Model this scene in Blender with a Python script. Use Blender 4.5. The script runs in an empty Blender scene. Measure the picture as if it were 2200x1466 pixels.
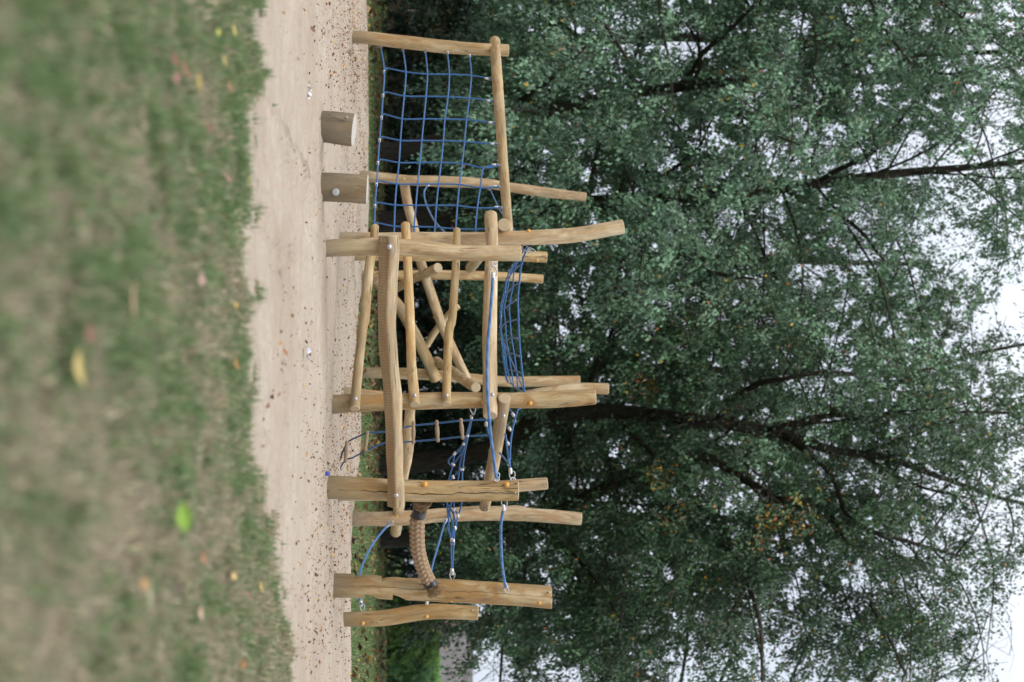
import bpy, math, random
import numpy as np
from mathutils import Vector, Matrix

# ------------------------------------------------------------------ camera, world, sun, exposure
S = bpy.context.scene
H = 0.58                                   # camera height above the sand
F = 3055.0                                 # focal length in pixels of the 2200 px photograph
PITCH = math.atan(230.0 / F)
sp, cp = math.sin(PITCH), math.cos(PITCH)
cam_d = bpy.data.cameras.new('camera')
cam = bpy.data.objects.new('camera', cam_d)
S.collection.objects.link(cam)
cam_d.sensor_fit = 'HORIZONTAL'
cam_d.sensor_width = 36.0
cam_d.lens = 36.0 * F / 2200.0
cam_d.clip_start = 0.05
cam_d.clip_end = 2000
cam_d.dof.use_dof = True
cam_d.dof.focus_distance = 11.6
cam_d.dof.aperture_fstop = 2.0
cam_d.dof.aperture_blades = 0
# the photograph was taken with the camera turned on its side: picture right = world up
cam.matrix_world = Matrix(((0, -1, 0, 0), (-sp, 0, -cp, 0), (cp, 0, -sp, H), (0, 0, 0, 1)))
S.camera = cam

SUN_EL, SUN_ROT = math.radians(52), math.radians(215)
W = bpy.data.worlds.new('World'); S.world = W; W.use_nodes = True
wn = W.node_tree; wn.nodes.clear()
sky = wn.nodes.new('ShaderNodeTexSky'); sky.sky_type = 'NISHITA'; sky.sun_disc = False
sky.sun_elevation = SUN_EL; sky.sun_rotation = SUN_ROT
sky.air_density = 1.0; sky.dust_density = 2.5; sky.ozone_density = 1.0
hs = wn.nodes.new('ShaderNodeHueSaturation'); hs.inputs['Saturation'].default_value = 0.22
mixw = wn.nodes.new('ShaderNodeMix'); mixw.data_type = 'RGBA'; mixw.inputs['Factor'].default_value = 0.55
mixw.inputs['Factor'].default_value = 0.7
# cloud deck, as under any overcast sky brighter towards the zenith than near the horizon
tcw = wn.nodes.new('ShaderNodeTexCoord'); sxw = wn.nodes.new('ShaderNodeSeparateXYZ'); wn.links.new(tcw.outputs['Generated'], sxw.inputs[0])
rpw = wn.nodes.new('ShaderNodeValToRGB'); rpw.color_ramp.elements[0].position = 0.30; rpw.color_ramp.elements[0].color = (.28, .31, .36, 1)
rpw.color_ramp.elements[1].position = 0.95; rpw.color_ramp.elements[1].color = (.97, .99, 1, 1)
wn.links.new(sxw.outputs['Z'], rpw.inputs[0])
mulw = wn.nodes.new('ShaderNodeVectorMath'); mulw.operation = 'SCALE'; mulw.inputs['Scale'].default_value = 28.0
wn.links.new(rpw.outputs[0], mulw.inputs[0]); wn.links.new(mulw.outputs[0], mixw.inputs[7])
bgn = wn.nodes.new('ShaderNodeBackground'); bgn.inputs['Strength'].default_value = 0.10
wo = wn.nodes.new('ShaderNodeOutputWorld')
wn.links.new(sky.outputs[0], hs.inputs['Color'])
wn.links.new(hs.outputs[0], mixw.inputs[6])
wn.links.new(mixw.outputs[2], bgn.inputs['Color'])
wn.links.new(bgn.outputs[0], wo.inputs[0])
sun_d = bpy.data.lights.new('sun', 'SUN'); sun_d.energy = 1.2; sun_d.angle = math.radians(25)
sun_d.color = (1.0, 0.95, 0.88)
sun = bpy.data.objects.new('sun', sun_d); S.collection.objects.link(sun)
_d = Vector((math.sin(SUN_ROT) * math.cos(SUN_EL), math.cos(SUN_ROT) * math.cos(SUN_EL), math.sin(SUN_EL)))
sun.rotation_euler = _d.to_track_quat('Z', 'Y').to_euler()
sun.location = (0, 0, 30)
S.view_settings.view_transform = 'Standard'
S.view_settings.look = 'None'
S.view_settings.exposure = 0.25
S.view_settings.gamma = 1.0
S.render.engine = 'CYCLES'
S.cycles.max_bounces = 6
S.cycles.transparent_max_bounces = 4

R = random.Random(7)
NR = np.random.default_rng(11)

# ------------------------------------------------------------------ helpers
def ray(px, py):
    a = (px - 1100.0) / F; b = (py - 733.0) / F
    return b, cp - a * sp, sp + a * cp
def P(px, py, Y):
    x, y, z = ray(px, py); t = Y / y
    return Vector((x * t, Y, H + z * t))
def G(px, py):
    x, y, z = ray(px, py); t = -H / z
    return Vector((x * t, y * t, 0))
def GY(px):
    return G(px, 733).y

_pr = np.random.default_rng(99); _PT = _pr.permutation(4096); _VT = _pr.random(4096)
def vnoise(x, y, seed=0):
    x = np.asarray(x, float); y = np.asarray(y, float)
    xi = np.floor(x).astype(np.int64); yi = np.floor(y).astype(np.int64)
    fx = x - xi; fy = y - yi
    fx = fx * fx * (3 - 2 * fx); fy = fy * fy * (3 - 2 * fy)
    def h(a, b):
        return _VT[_PT[(_PT[(a + seed * 131) & 4095] + b) & 4095]]
    return (h(xi, yi) * (1 - fx) + h(xi + 1, yi) * fx) * (1 - fy) + (h(xi, yi + 1) * (1 - fx) + h(xi + 1, yi + 1) * fx) * fy
def fbm(x, y, o=4, seed=0):
    s = 0; a = 0.5; t = 0
    for i in range(o):
        s = s + a * vnoise(x * 2 ** i, y * 2 ** i, seed + i * 17); t += a; a *= 0.5
    return s / t

def catmull(pts, step):
    """pts: list of (Vector, radius) -> resampled arrays"""
    P0 = [np.array(list(p) + [r]) for p, r in pts]
    if len(P0) == 2:
        n = max(2, int(np.linalg.norm((P0[1] - P0[0])[:3]) / step))
        A = np.array([P0[0] + (P0[1] - P0[0]) * i / n for i in range(n + 1)])
        return A[:, :3], A[:, 3]
    Q = [2 * P0[0] - P0[1]] + P0 + [2 * P0[-1] - P0[-2]]
    out = []
    for i in range(1, len(Q) - 2):
        a, b, c, d = Q[i - 1:i + 3]
        n = max(1, int(np.linalg.norm((c - b)[:3]) / step))
        for k in range(n):
            t = k / n
            out.append(0.5 * ((2 * b) + (-a + c) * t + (2 * a - 5 * b + 4 * c - d) * t * t + (-a + 3 * b - 3 * c + d) * t ** 3))
    out.append(Q[-2])
    A = np.array(out)
    return A[:, :3], A[:, 3]

def frames(C):
    n = len(C)
    T = np.gradient(C, axis=0); T /= np.linalg.norm(T, axis=1)[:, None] + 1e-12
    ref = np.array([0, -1.0, 0]) if abs(T[0][1]) < 0.8 else np.array([0, 0, 1.0])
    U = np.zeros_like(C); u = ref - T[0] * ref.dot(T[0]); u /= np.linalg.norm(u)
    for i in range(n):
        u = u - T[i] * u.dot(T[i]); u /= np.linalg.norm(u); U[i] = u
    V = np.cross(T, U)
    return T, U, V

class MB:
    """collects geometry for ONE mesh object"""
    def __init__(s):
        s.v = []; s.f = []; s.m = []; s.g = []; s.sm = []
    def tube(s, C, rad, sides=8, caps=True, mat=0, capmat=None, rfun=None, mfun=None, goff=0.0):
        C = np.asarray(C, float); rad = np.asarray(rad, float)
        T, U, V = frames(C)
        L = np.concatenate([[0], np.cumsum(np.linalg.norm(np.diff(C, axis=0), axis=1))])
        b = len(s.v); n = len(C)
        for i in range(n):
            for k in range(sides):
                th = 2 * math.pi * k / sides
                r = rad[i] * (rfun(L[i], th, L[-1]) if rfun else 1.0)
                cu, sv = math.cos(th), math.sin(th)
                s.v.append(C[i] + U[i] * (cu * r) + V[i] * (sv * r))
                s.g.append((cu * r, sv * r, L[i] + goff))
        for i in range(n - 1):
            for k in range(sides):
                k2 = (k + 1) % sides
                s.f.append((b + i * sides + k, b + i * sides + k2, b + (i + 1) * sides + k2, b + (i + 1) * sides + k))
                s.m.append(mfun(0.5 * (L[i] + L[i + 1]), 2 * math.pi * (k + .5) / sides) if mfun else mat); s.sm.append(True)
        if caps:
            cm = mat if capmat is None else capmat
            for (i, sg) in ((0, -1), (n - 1, 1)):
                # chamfer ring then flat face, with own vertices so that the edge stays crisp
                r0 = len(s.v); ch = min(0.006, rad[i] * .25)
                for k in range(sides):
                    p = s.v[b + i * sides + k]; s.v.append(p.copy()); s.g.append(s.g[b + i * sides + k])
                r1 = len(s.v)
                for k in range(sides):
                    p = s.v[b + i * sides + k]; d = C[i] - p; d = d / (np.linalg.norm(d) + 1e-9)
                    s.v.append(p + d * ch + T[i] * sg * ch * .8)
                    g = s.g[b + i * sides + k]; s.g.append((g[0] * .9, g[1] * .9, g[2]))
                c = len(s.v); s.v.append(C[i] + T[i] * sg * ch * .8); s.g.append((0, 0, L[i] + goff))
                for k in range(sides):
                    k2 = (k + 1) % sides
                    q = (r0 + k, r0 + k2, r1 + k2, r1 + k); t3 = (r1 + k, r1 + k2, c)
                    if sg < 0: q = q[::-1]; t3 = t3[::-1]
                    s.f.append(q); s.m.append(cm); s.sm.append(False)
                    s.f.append(t3); s.m.append(cm); s.sm.append(False)
    def box(s, lo, hi, mat=0):
        b = len(s.v)
        for x in (lo[0], hi[0]):
            for y in (lo[1], hi[1]):
                for z in (lo[2], hi[2]):
                    s.v.append(np.array((x, y, z), float)); s.g.append((x, y, z))
        for q in ((0, 1, 3, 2), (4, 6, 7, 5), (0, 4, 5, 1), (2, 3, 7, 6), (0, 2, 6, 4), (1, 5, 7, 3)):
            s.f.append(tuple(b + i for i in q)); s.m.append(mat); s.sm.append(False)
    def dome(s, c, n, r, hgt, mat=0, sides=14, rings=4, rim=True):
        n = np.array(n, float); n /= np.linalg.norm(n)
        u = np.cross(n, (0, 0, 1.0)) if abs(n[2]) < .9 else np.cross(n, (1.0, 0, 0)); u /= np.linalg.norm(u); v = np.cross(n, u)
        c = np.array(c, float); b = len(s.v)
        prof = [(r, -.02), (r, hgt * .25)] + [(r * .86 * math.cos(a), hgt * (.25 + .75 * math.sin(a))) for a in [math.pi / 2 * q / rings for q in range(rings)]]
        for (rr, hh) in prof:
            for k in range(sides):
                th = 2 * math.pi * k / sides
                s.v.append(c + u * math.cos(th) * rr + v * math.sin(th) * rr + n * hh); s.g.append((0, 0, 0))
        top = len(s.v); s.v.append(c + n * hgt); s.g.append((0, 0, 0))
        for i in range(len(prof) - 1):
            for k in range(sides):
                k2 = (k + 1) % sides
                s.f.append((b + i * sides + k, b + i * sides + k2, b + (i + 1) * sides + k2, b + (i + 1) * sides + k)); s.m.append(mat); s.sm.append(True)
        o = b + (len(prof) - 1) * sides
        for k in range(sides):
            s.f.append((o + k, o + (k + 1) % sides, top)); s.m.append(mat); s.sm.append(True)
    def ellipsoid(s, M, mat=0, nu=8, nv=5):
        b = len(s.v)
        for i in range(nv + 1):
            ph = math.pi * i / nv
            for k in range(nu):
                th = 2 * math.pi * k / nu
                p = M @ Vector((math.sin(ph) * math.cos(th), math.sin(ph) * math.sin(th), math.cos(ph)))
                s.v.append(np.array(p)); s.g.append((math.cos(th), math.sin(th), ph))
        for i in range(nv):
            for k in range(nu):
                k2 = (k + 1) % nu
                s.f.append((b + i * nu + k, b + i * nu + k2, b + (i + 1) * nu + k2, b + (i + 1) * nu + k)); s.m.append(mat); s.sm.append(True)
    def build(s, name, mats, parent=None, org=None):
        me = bpy.data.meshes.new(name)
        off = np.array(org if org is not None else (parent_origin(parent) if parent else (0, 0, 0)), float)
        V = np.array(s.v) - off
        me.from_pydata(V.tolist(), [], s.f)
        if not isinstance(mats, (list, tuple)): mats = [mats]
        for m in mats: me.materials.append(m)
        me.polygons.foreach_set('material_index', s.m)
        me.polygons.foreach_set('use_smooth', s.sm)
        a = me.attributes.new('grain', 'FLOAT_VECTOR', 'POINT'); a.data.foreach_set('vector', np.array(s.g, dtype=np.float32).ravel())
        me.update()
        o = bpy.data.objects.new(name, me); S.collection.objects.link(o)
        if parent is not None:
            o.parent = parent
            w = parent_origin(parent)
            o.location = tuple(off - np.array(w)) if org is not None else (0, 0, 0)
        else:
            o.location = tuple(off)
        ORG[o.name] = tuple(off)
        return o
ORG = {}
def parent_origin(p): return ORG[p.name]

def fast_mesh(name, verts, quads, mats, col=None, parent=None, org=(0, 0, 0), smooth=False, midx=None, grain=None):
    """big numpy mesh; quads (n,4) or tris (n,3); col per-face rgb"""
    me = bpy.data.meshes.new(name)
    verts = np.asarray(verts, np.float32) - np.asarray(org, np.float32)
    k = quads.shape[1]; n = len(quads)
    me.vertices.add(len(verts)); me.vertices.foreach_set('co', verts.ravel())
    me.loops.add(n * k); me.loops.foreach_set('vertex_index', quads.astype(np.int32).ravel())
    me.polygons.add(n); me.polygons.foreach_set('loop_start', np.arange(n, dtype=np.int32) * k)
    me.polygons.foreach_set('loop_total', np.full(n, k, np.int32))
    if not isinstance(mats, (list, tuple)): mats = [mats]
    for m in mats: me.materials.append(m)
    if midx is not None: me.polygons.foreach_set('material_index', midx.astype(np.int32))
    me.polygons.foreach_set('use_smooth', np.full(n, smooth, bool))
    if col is not None:
        a = me.attributes.new('tint', 'FLOAT_COLOR', 'CORNER')
        c4 = np.ones((n, k, 4), np.float32); c4[:, :, :3] = col[:, None, :]
        a.data.foreach_set('color', c4.ravel())
    if grain is not None:
        a = me.attributes.new('grain', 'FLOAT_VECTOR', 'POINT'); a.data.foreach_set('vector', grain.astype(np.float32).ravel())
    me.update(calc_edges=True)
    o = bpy.data.objects.new(name, me); S.collection.objects.link(o)
    if parent is not None:
        o.parent = parent; w = parent_origin(parent); o.location = tuple(np.array(org) - np.array(w))
    else: o.location = tuple(org)
    ORG[o.name] = tuple(org)
    return o

def thing(name, loc, label, cat, group=None):
    o = bpy.data.objects.new(name, None); S.collection.objects.link(o); o.location = loc
    o.empty_display_size = .2
    ORG[o.name] = tuple(loc)
    o['label'] = label; o['category'] = cat
    if group: o['group'] = group
    return o
def tag(o, label=None, cat=None, group=None, kind=None):
    if label: o['label'] = label
    if cat: o['category'] = cat
    if group: o['group'] = group
    if kind: o['kind'] = kind
    return o

# ------------------------------------------------------------------ materials
class NT:
    def __init__(s, name):
        s.m = bpy.data.materials.new(name); s.m.use_nodes = True; s.t = s.m.node_tree; s.t.nodes.clear()
        s.out = s.n('ShaderNodeOutputMaterial'); s.b = s.n('ShaderNodeBsdfPrincipled'); s.l(s.b.outputs[0], s.out.inputs[0])
    def n(s, t, **k):
        x = s.t.nodes.new(t)
        for a, b in k.items(): setattr(x, a, b)
        return x
    def l(s, a, b): s.t.links.new(a, b)
    def mapv(s, src, sc):
        x = s.n('ShaderNodeMapping'); x.inputs['Scale'].default_value = sc; s.l(src, x.inputs['Vector']); return x.outputs[0]
    def noise(s, vec, scale=1, detail=4, rough=.55, dist=0):
        x = s.n('ShaderNodeTexNoise'); x.inputs['Scale'].default_value = scale; x.inputs['Detail'].default_value = detail
        x.inputs['Roughness'].default_value = rough; x.inputs['Distortion'].default_value = dist
        if vec is not None: s.l(vec, x.inputs['Vector'])
        return x.outputs['Fac']
    def ramp(s, fac, stops):
        x = s.n('ShaderNodeValToRGB'); e = x.color_ramp.elements
        while len(e) < len(stops): e.new(.5)
        for i, (p, c) in enumerate(stops):
            e[i].position = p; e[i].color = (*c, 1) if len(c) == 3 else c
        s.l(fac, x.inputs[0]); return x.outputs[0]
    def fr(s, fac, a, b, lo=0, hi=1):
        x = s.n('ShaderNodeMapRange'); x.inputs[1].default_value = a; x.inputs[2].default_value = b
        x.inputs[3].default_value = lo; x.inputs[4].default_value = hi; s.l(fac, x.inputs[0]); return x.outputs[0]
    def mix(s, f, a, b, mode='MIX'):
        x = s.n('ShaderNodeMix', data_type='RGBA', blend_type=mode)
        for v, i in ((f, 0), (a, 6), (b, 7)):
            if isinstance(v, (int, float)): x.inputs[i].default_value = v
            elif isinstance(v, tuple): x.inputs[i].default_value = (*v, 1)
            else: s.l(v, x.inputs[i])
        return x.outputs[2]
    def math(s, op, a, b=0.0, c=0.0):
        x = s.n('ShaderNodeMath', operation=op)
        for v, i in ((a, 0), (b, 1), (c, 2)):
            if isinstance(v, (int, float)): x.inputs[i].default_value = v
            else: s.l(v, x.inputs[i])
        return x.outputs[0]
    def bump(s, h, strength=.4, dist=.01):
        x = s.n('ShaderNodeBump'); x.inputs['Strength'].default_value = strength; x.inputs['Distance'].default_value = dist
        s.l(h, x.inputs['Height']); s.l(x.outputs[0], s.b.inputs['Normal']); return x
    def col(s, c):
        if isinstance(c, tuple): s.b.inputs['Base Color'].default_value = (*c, 1)
        else: s.l(c, s.b.inputs['Base Color'])
    def rough(s, r):
        if isinstance(r, (int, float)): s.b.inputs['Roughness'].default_value = r
        else: s.l(r, s.b.inputs['Roughness'])
    def spec(s, v): s.b.inputs['Specular IOR Level'].default_value = v

def wood_mat(name, bright=1.0, warm=0.5, grey=0.35, crack=0.010, adze=False, darkbase=True, split=None):
    t = NT(name)
    at = t.n('ShaderNodeAttribute', attribute_name='grain')
    oi = t.n('ShaderNodeObjectInfo')
    ad = t.n('ShaderNodeVectorMath', operation='ADD')
    cmb = t.n('ShaderNodeCombineXYZ')
    r17 = t.math('MULTIPLY', oi.outputs['Random'], 17.0)
    for i in range(3): t.l(r17, cmb.inputs[i])
    t.l(at.outputs['Vector'], ad.inputs[0]); t.l(cmb.outputs[0], ad.inputs[1])
    v = ad.outputs[0]
    n1 = t.noise(t.mapv(v, (11, 11, 2.0)), 1, 6, .65, .8)
    n2 = t.noise(t.mapv(v, (150, 150, 5)), 1, 3, .6, .3)
    n3 = t.noise(t.mapv(v, (7, 7, 4)), 1, 4, .55, 1.0)
    n4 = t.noise(t.mapv(v, (40, 40, 2.2)), 1, 4, .6, .8)
    b = bright
    base = t.ramp(n1, [(.34, (.26 * b, .165 * b, .075 * b)), (.45, (.42 * b, .29 * b, .145 * b)), (.54, (.55 * b, .41 * b, .225 * b)), (.66, (.66 * b, .53 * b, .335 * b))])
    base = t.mix(t.fr(n3, .47, .60, 0, warm), base, (.43 * b, .245 * b, .095 * b))
    base = t.mix(t.fr(n4, .47, .63, 0, grey), base, (.33 * b, .29 * b, .21 * b))
    base = t.mix(t.fr(n2, .3, .7, .35, 0), base, (.20 * b, .12 * b, .055 * b))
    # knots
    vo = t.n('ShaderNodeTexVoronoi'); vo.inputs['Scale'].default_value = 1.0; vo.inputs['Randomness'].default_value = 1
    t.l(t.mapv(v, (7, 7, 2.2)), vo.inputs['Vector'])
    kn = t.fr(vo.outputs['Distance'], .02, .13, 1, 0)
    base = t.mix(t.math('MULTIPLY', kn, .55), base, (.19 * b, .10 * b, .045 * b))
    # drying cracks, long and thin
    nc = t.noise(t.mapv(v, (16, 16, .9)), 1, 3, .5, .25)
    d = t.math('ABSOLUTE', t.math('SUBTRACT', nc, .56))
    cr = t.fr(d, crack * .25, crack, 1, 0)
    gate = t.fr(t.noise(t.mapv(v, (3, 3, 1.7)), 1, 2), .52, .58, 0, 1)
    cr = t.math('MULTIPLY', cr, gate)
    base = t.mix(t.math('MULTIPLY', cr, .85), base, (.045, .028, .015))
    if split:      # one long drying split: angle, start and end along the log
        s4 = t.n('ShaderNodeSeparateXYZ'); t.l(at.outputs['Vector'], s4.inputs[0])
        an = t.math('ARCTAN2', s4.outputs[1], s4.outputs[0])
        wob = t.noise(t.mapv(at.outputs['Vector'], (2, 2, 7)), 1, 4)
        dd = t.math('ABSOLUTE', t.math('SUBTRACT', t.math('ADD', an, t.fr(wob, .3, .7, -.14, .14)), split[0]))
        wd_ = t.fr(t.noise(t.mapv(at.outputs['Vector'], (1, 1, 3.5)), 1, 2), .38, .66, .012, split[3])
        ck2 = t.math('LESS_THAN', dd, wd_)
        ck2 = t.math('MULTIPLY', ck2, t.math('MULTIPLY', t.math('GREATER_THAN', s4.outputs[2], split[1]), t.math('LESS_THAN', s4.outputs[2], split[2])))
        base = t.mix(t.math('MULTIPLY', ck2, .92), base, (.03, .02, .012))
        cr = t.math('MAXIMUM', cr, ck2)
    if darkbase:      # rain splash and dirt on the last hand above the sand
        ge = t.n('ShaderNodeNewGeometry'); sx = t.n('ShaderNodeSeparateXYZ'); t.l(ge.outputs['Position'], sx.inputs[0])
        zz = t.math('ADD', sx.outputs['Z'], t.fr(n4, 0, 1, -.12, .12))
        base = t.mix(t.fr(zz, .02, .32, .8, 0), base, (.22 * b, .18 * b, .115 * b))
    h = t.math('ADD', t.math('MULTIPLY', n2, .35), t.math('MULTIPLY', cr, -2.0))
    if adze:
        s3 = t.n('ShaderNodeSeparateXYZ'); t.l(at.outputs['Vector'], s3.inputs[0])
        nj = t.noise(t.mapv(v, (30, 30, 14)), 1, 3)
        ph = t.math('ADD', t.math('MULTIPLY', s3.outputs['Z'], 2 * math.pi / .021), t.math('MULTIPLY', nj, 9.0))
        wv = t.math('SINE', ph)
        w01 = t.fr(wv, -1, 1, 0, 1)
        base = t.mix(t.math('MULTIPLY', w01, .38), t.mix(.4, base, (.40, .26, .12)), (.20, .125, .055))
        h = t.math('ADD', h, t.math('MULTIPLY', w01, -1.0))
    vb = t.n('ShaderNodeHueSaturation'); t.l(t.fr(oi.outputs['Random'], 0, 1, .86, 1.08), vb.inputs['Value']); t.l(t.fr(t.math('FRACT', r17), 0, 1, .88, 1.12), vb.inputs['Saturation']); t.l(base, vb.inputs['Color']); base = vb.outputs[0]
    t.col(base); t.rough(.72); t.spec(.3)
    t.bump(h, .5, .004)
    return t.m
def wood_end_mat():
    t = NT('sawn_wood_end')
    at = t.n('ShaderNodeAttribute', attribute_name='grain')
    sx = t.n('ShaderNodeSeparateXYZ'); t.l(at.outputs['Vector'], sx.inputs[0])
    r = t.math('SQRT', t.math('ADD', t.math('POWER', sx.outputs[0], 2), t.math('POWER', sx.outputs[1], 2)))
    n = t.noise(t.mapv(at.outputs['Vector'], (18, 18, 1)), 1, 3)
    w = t.math('SINE', t.math('ADD', t.math('MULTIPLY', r, 900.0), t.math('MULTIPLY', n, 5.0)))
    base = t.mix(t.fr(w, -1, 1, 0, .35), (.46, .37, .24), (.27, .18, .10))
    ang = t.math('ARCTAN2', sx.outputs[1], sx.outputs[0])
    ck = t.fr(t.math('ABSOLUTE', t.math('SINE', t.math('ADD', t.math('MULTIPLY', ang, 1.5), t.math('MULTIPLY', n, 2.5)))), .0, .045, 1, 0)
    base = t.mix(t.math('MULTIPLY', ck, .7), base, (.07, .045, .03))
    t.col(base); t.rough(.8); t.spec(.25); t.bump(w, .2, .002); return t.m
WOOD = wood_mat('weathered_pine')
WOODG = wood_mat('grey_weathered_pine', .92, .25, .75, .011)
WOODD = wood_mat('dark_stained_pine', .84, .6, .45, .012)
WOODO = wood_mat('orange_pine', .95, .95, .25, .012)
WOODS = wood_mat('old_stump_pine', .56, .3, .9, .012)
WOODC = wood_mat('split_pine', .84, .6, .55, .012, split=(.12, .30, 9, .085))
WOODB = wood_mat('finely_split_orange_pine', .88, .95, .25, .012, split=(-1.75, -1, 9, .022))
ADZE = wood_mat('saw_marked_pine', .8, .5, .3, .002, True)
WEND = wood_end_mat()

def plain(name, c, rough=.5, metal=0.0, bumpscale=None, var=None, spec=.5):
    t = NT(name)
    tc = t.n('ShaderNodeTexCoord')
    if var:
        n = t.noise(tc.outputs['Object'], var[1], 4); t.col(t.mix(n, c, var[0]))
    else: t.col(c)
    t.rough(rough); t.b.inputs['Metallic'].default_value = metal; t.spec(spec)
    if bumpscale: t.bump(t.noise(tc.outputs['Object'], bumpscale, 3), .3, .003)
    return t.m
def rope_mat(name, c1, c2, sc=420.0, twist=3):
    t = NT(name); at = t.n('ShaderNodeAttribute', attribute_name='grain')
    sx = t.n('ShaderNodeSeparateXYZ'); t.l(at.outputs['Vector'], sx.inputs[0])
    ang = t.math('ARCTAN2', sx.outputs[1], sx.outputs[0])
    w = t.math('SINE', t.math('ADD', t.math('MULTIPLY', sx.outputs[2], sc), t.math('MULTIPLY', ang, twist)))
    w2 = t.math('SINE', t.math('SUBTRACT', t.math('MULTIPLY', sx.outputs[2], sc), t.math('MULTIPLY', ang, twist)))
    ww = t.math('MULTIPLY', w, w2) if twist == 3 else w
    n = t.noise(t.mapv(at.outputs['Vector'], (40, 40, 4)), 1, 3)
    f = t.math('ADD', t.fr(ww, -1, 1, 0, .6), t.fr(n, .3, .7, 0, .4))
    t.col(t.mix(f, c1, c2)); t.rough(.62); t.spec(.35)
    t.b.inputs['Sheen Weight'].default_value = .15
    t.bump(ww, .5, .002); return t.m
BLUE = rope_mat('blue_braided_rope', (.010, .065, .21), (.038, .16, .39))
BLUE2 = rope_mat('blue_laid_rope', (.025, .10, .27), (.11, .24, .48), 60, 1)
BLACKROPE = rope_mat('dark_blue_worn_rope', (.010, .028, .06), (.02, .06, .12))
HEMP = plain('plaited_hemp', (.38, .27, .175), .9, 0, 260, ((.20, .135, .085), 40), .15)
FIBRE = plain('frayed_fibre', (.36, .26, .15), .95, 0, None, ((.20, .13, .07), 90), .1)
TAPE = plain('black_tape', (.012, .012, .016), .38, 0, 60)
STEEL = plain('galvanised_steel', (.42, .42, .44), .42, .8, 200)
ALU = plain('pressed_aluminium', (.55, .54, .55), .45, .5, 120)
ORANGE = plain('orange_plastic_cap', (.68, .34, .05), .5, 0, None, ((.56, .28, .06), 80))
SILVERCAP = plain('silver_bolt_cap', (.42, .42, .44), .35, .7, 150)
BLUECAP = plain('blue_plastic', (.03, .05, .30), .4)
RUNG = plain('turned_grey_wood', (.34, .26, .18), .8, 0, 120, ((.20, .15, .10), 30), .2)
BARK = None
def bark_mat(name, c1, c2, sc=9):
    t = NT(name); at = t.n('ShaderNodeAttribute', attribute_name='grain')
    v = at.outputs['Vector']
    n = t.noise(t.mapv(v, (sc * 2.2, sc * 2.2, sc * .35)), 1, 6, .65, .8)
    n2 = t.noise(t.mapv(v, (1.5, 1.5, .8)), 1, 3)
    c = t.mix(t.fr(n, .35, .65), c1, c2); c = t.mix(t.fr(n2, .5, .7, 0, .5), c, (.035, .045, .028))
    t.col(c); t.rough(.92); t.spec(.15); t.bump(n, .9, .03); return t.m
BARK = bark_mat('fissured_bark', (.028, .023, .019), (.085, .070, .056))
TWIG = bark_mat('twig_bark', (.05, .042, .032), (.13, .11, .085))

def leaf_mat(name, transl=.28, rough=.42, spec=.45):
    t = NT(name); at = t.n('ShaderNodeAttribute', attribute_name='tint')
    t.l(at.outputs['Color'], t.b.inputs['Base Color']); t.rough(rough); t.spec(spec)
    tr = t.n('ShaderNodeBsdfTranslucent')
    hs_ = t.n('ShaderNodeHueSaturation'); hs_.inputs['Hue'].default_value = .475; hs_.inputs['Saturation'].default_value = 1.15; hs_.inputs['Value'].default_value = 1.5
    t.l(at.outputs['Color'], hs_.inputs['Color']); t.l(hs_.outputs[0], tr.inputs['Color'])
    ms = t.n('ShaderNodeMixShader'); ms.inputs[0].default_value = transl
    t.l(t.b.outputs[0], ms.inputs[1]); t.l(tr.outputs[0], ms.inputs[2]); t.l(ms.outputs[0], t.out.inputs[0])
    return t.m
LEAF = leaf_mat('green_leaf', .22, .40, .42)
GRASSM = leaf_mat('grass_blade', .25, .6, .25)
LITTER = leaf_mat('dry_leaf', .12, .75, .2)

# ------------------------------------------------------------------ ground
def gnd_mat():
    t = NT('worn_lawn_soil'); g = t.n('ShaderNodeNewGeometry').outputs['Position']
    ge_ = t.mapv(g, (1, .35, 1)); a = t.noise(ge_, 3.5, 6, .6, .4); b = t.noise(ge_, 22, 5, .65); c = t.noise(g, 90, 3)
    base = t.ramp(b, [(.3, (.065, .08, .04)), (.5, (.13, .125, .075)), (.68, (.27, .225, .16))])
    base = t.mix(t.fr(a, .42, .60, 0, .7), base, (.25, .195, .145))
    base = t.mix(t.fr(c, .35, .7, .5, 0), base, (.05, .045, .03))
    t.col(base); t.rough(.95); t.spec(.1); t.bump(t.math('ADD', b, t.math('MULTIPLY', c, .3)), .8, .03); return t.m
def far_mat():
    t = NT('mown_grass'); g = t.n('ShaderNodeNewGeometry').outputs['Position']
    b = t.noise(g, 3.0, 6, .6); c = t.noise(g, 40, 4)
    base = t.ramp(b, [(.3, (.045, .075, .025)), (.55, (.075, .115, .035)), (.75, (.11, .12, .05))])
    base = t.mix(t.fr(c, .35, .7, .4, 0), base, (.04, .05, .02))
    t.col(base); t.rough(.95); t.spec(.1); t.bump(c, .8, .03); return t.m
def sand_mat():
    t = NT('play_sand'); g = t.n('ShaderNodeNewGeometry').outputs['Position']
    a = t.noise(g, .8, 5, .6, .3); b = t.noise(g, 7, 5, .6); c = t.noise(g, 75, 4, .8); d = t.noise(g, 30, 5, .75)
    base = t.ramp(a, [(.3, (.34, .28, .225)), (.5, (.405, .348, .285)), (.7, (.455, .405, .34))])
    base = t.mix(t.fr(b, .38, .62, .45, 0), base, (.29, .225, .18))
    base = t.mix(t.fr(d, .52, .66, 0, .6), base, (.235, .175, .135))
    base = t.mix(t.fr(c, .3, .7, .45, 0), base, (.25, .195, .15))
    t.col(base); t.rough(.95); t.spec(.12)
    t.bump(t.math('ADD', t.math('MULTIPLY', d, .7), t.math('MULTIPLY', c, .45)), .85, .012); return t.m
SOIL, FARG, SAND = gnd_mat(), far_mat(), sand_mat()

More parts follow.
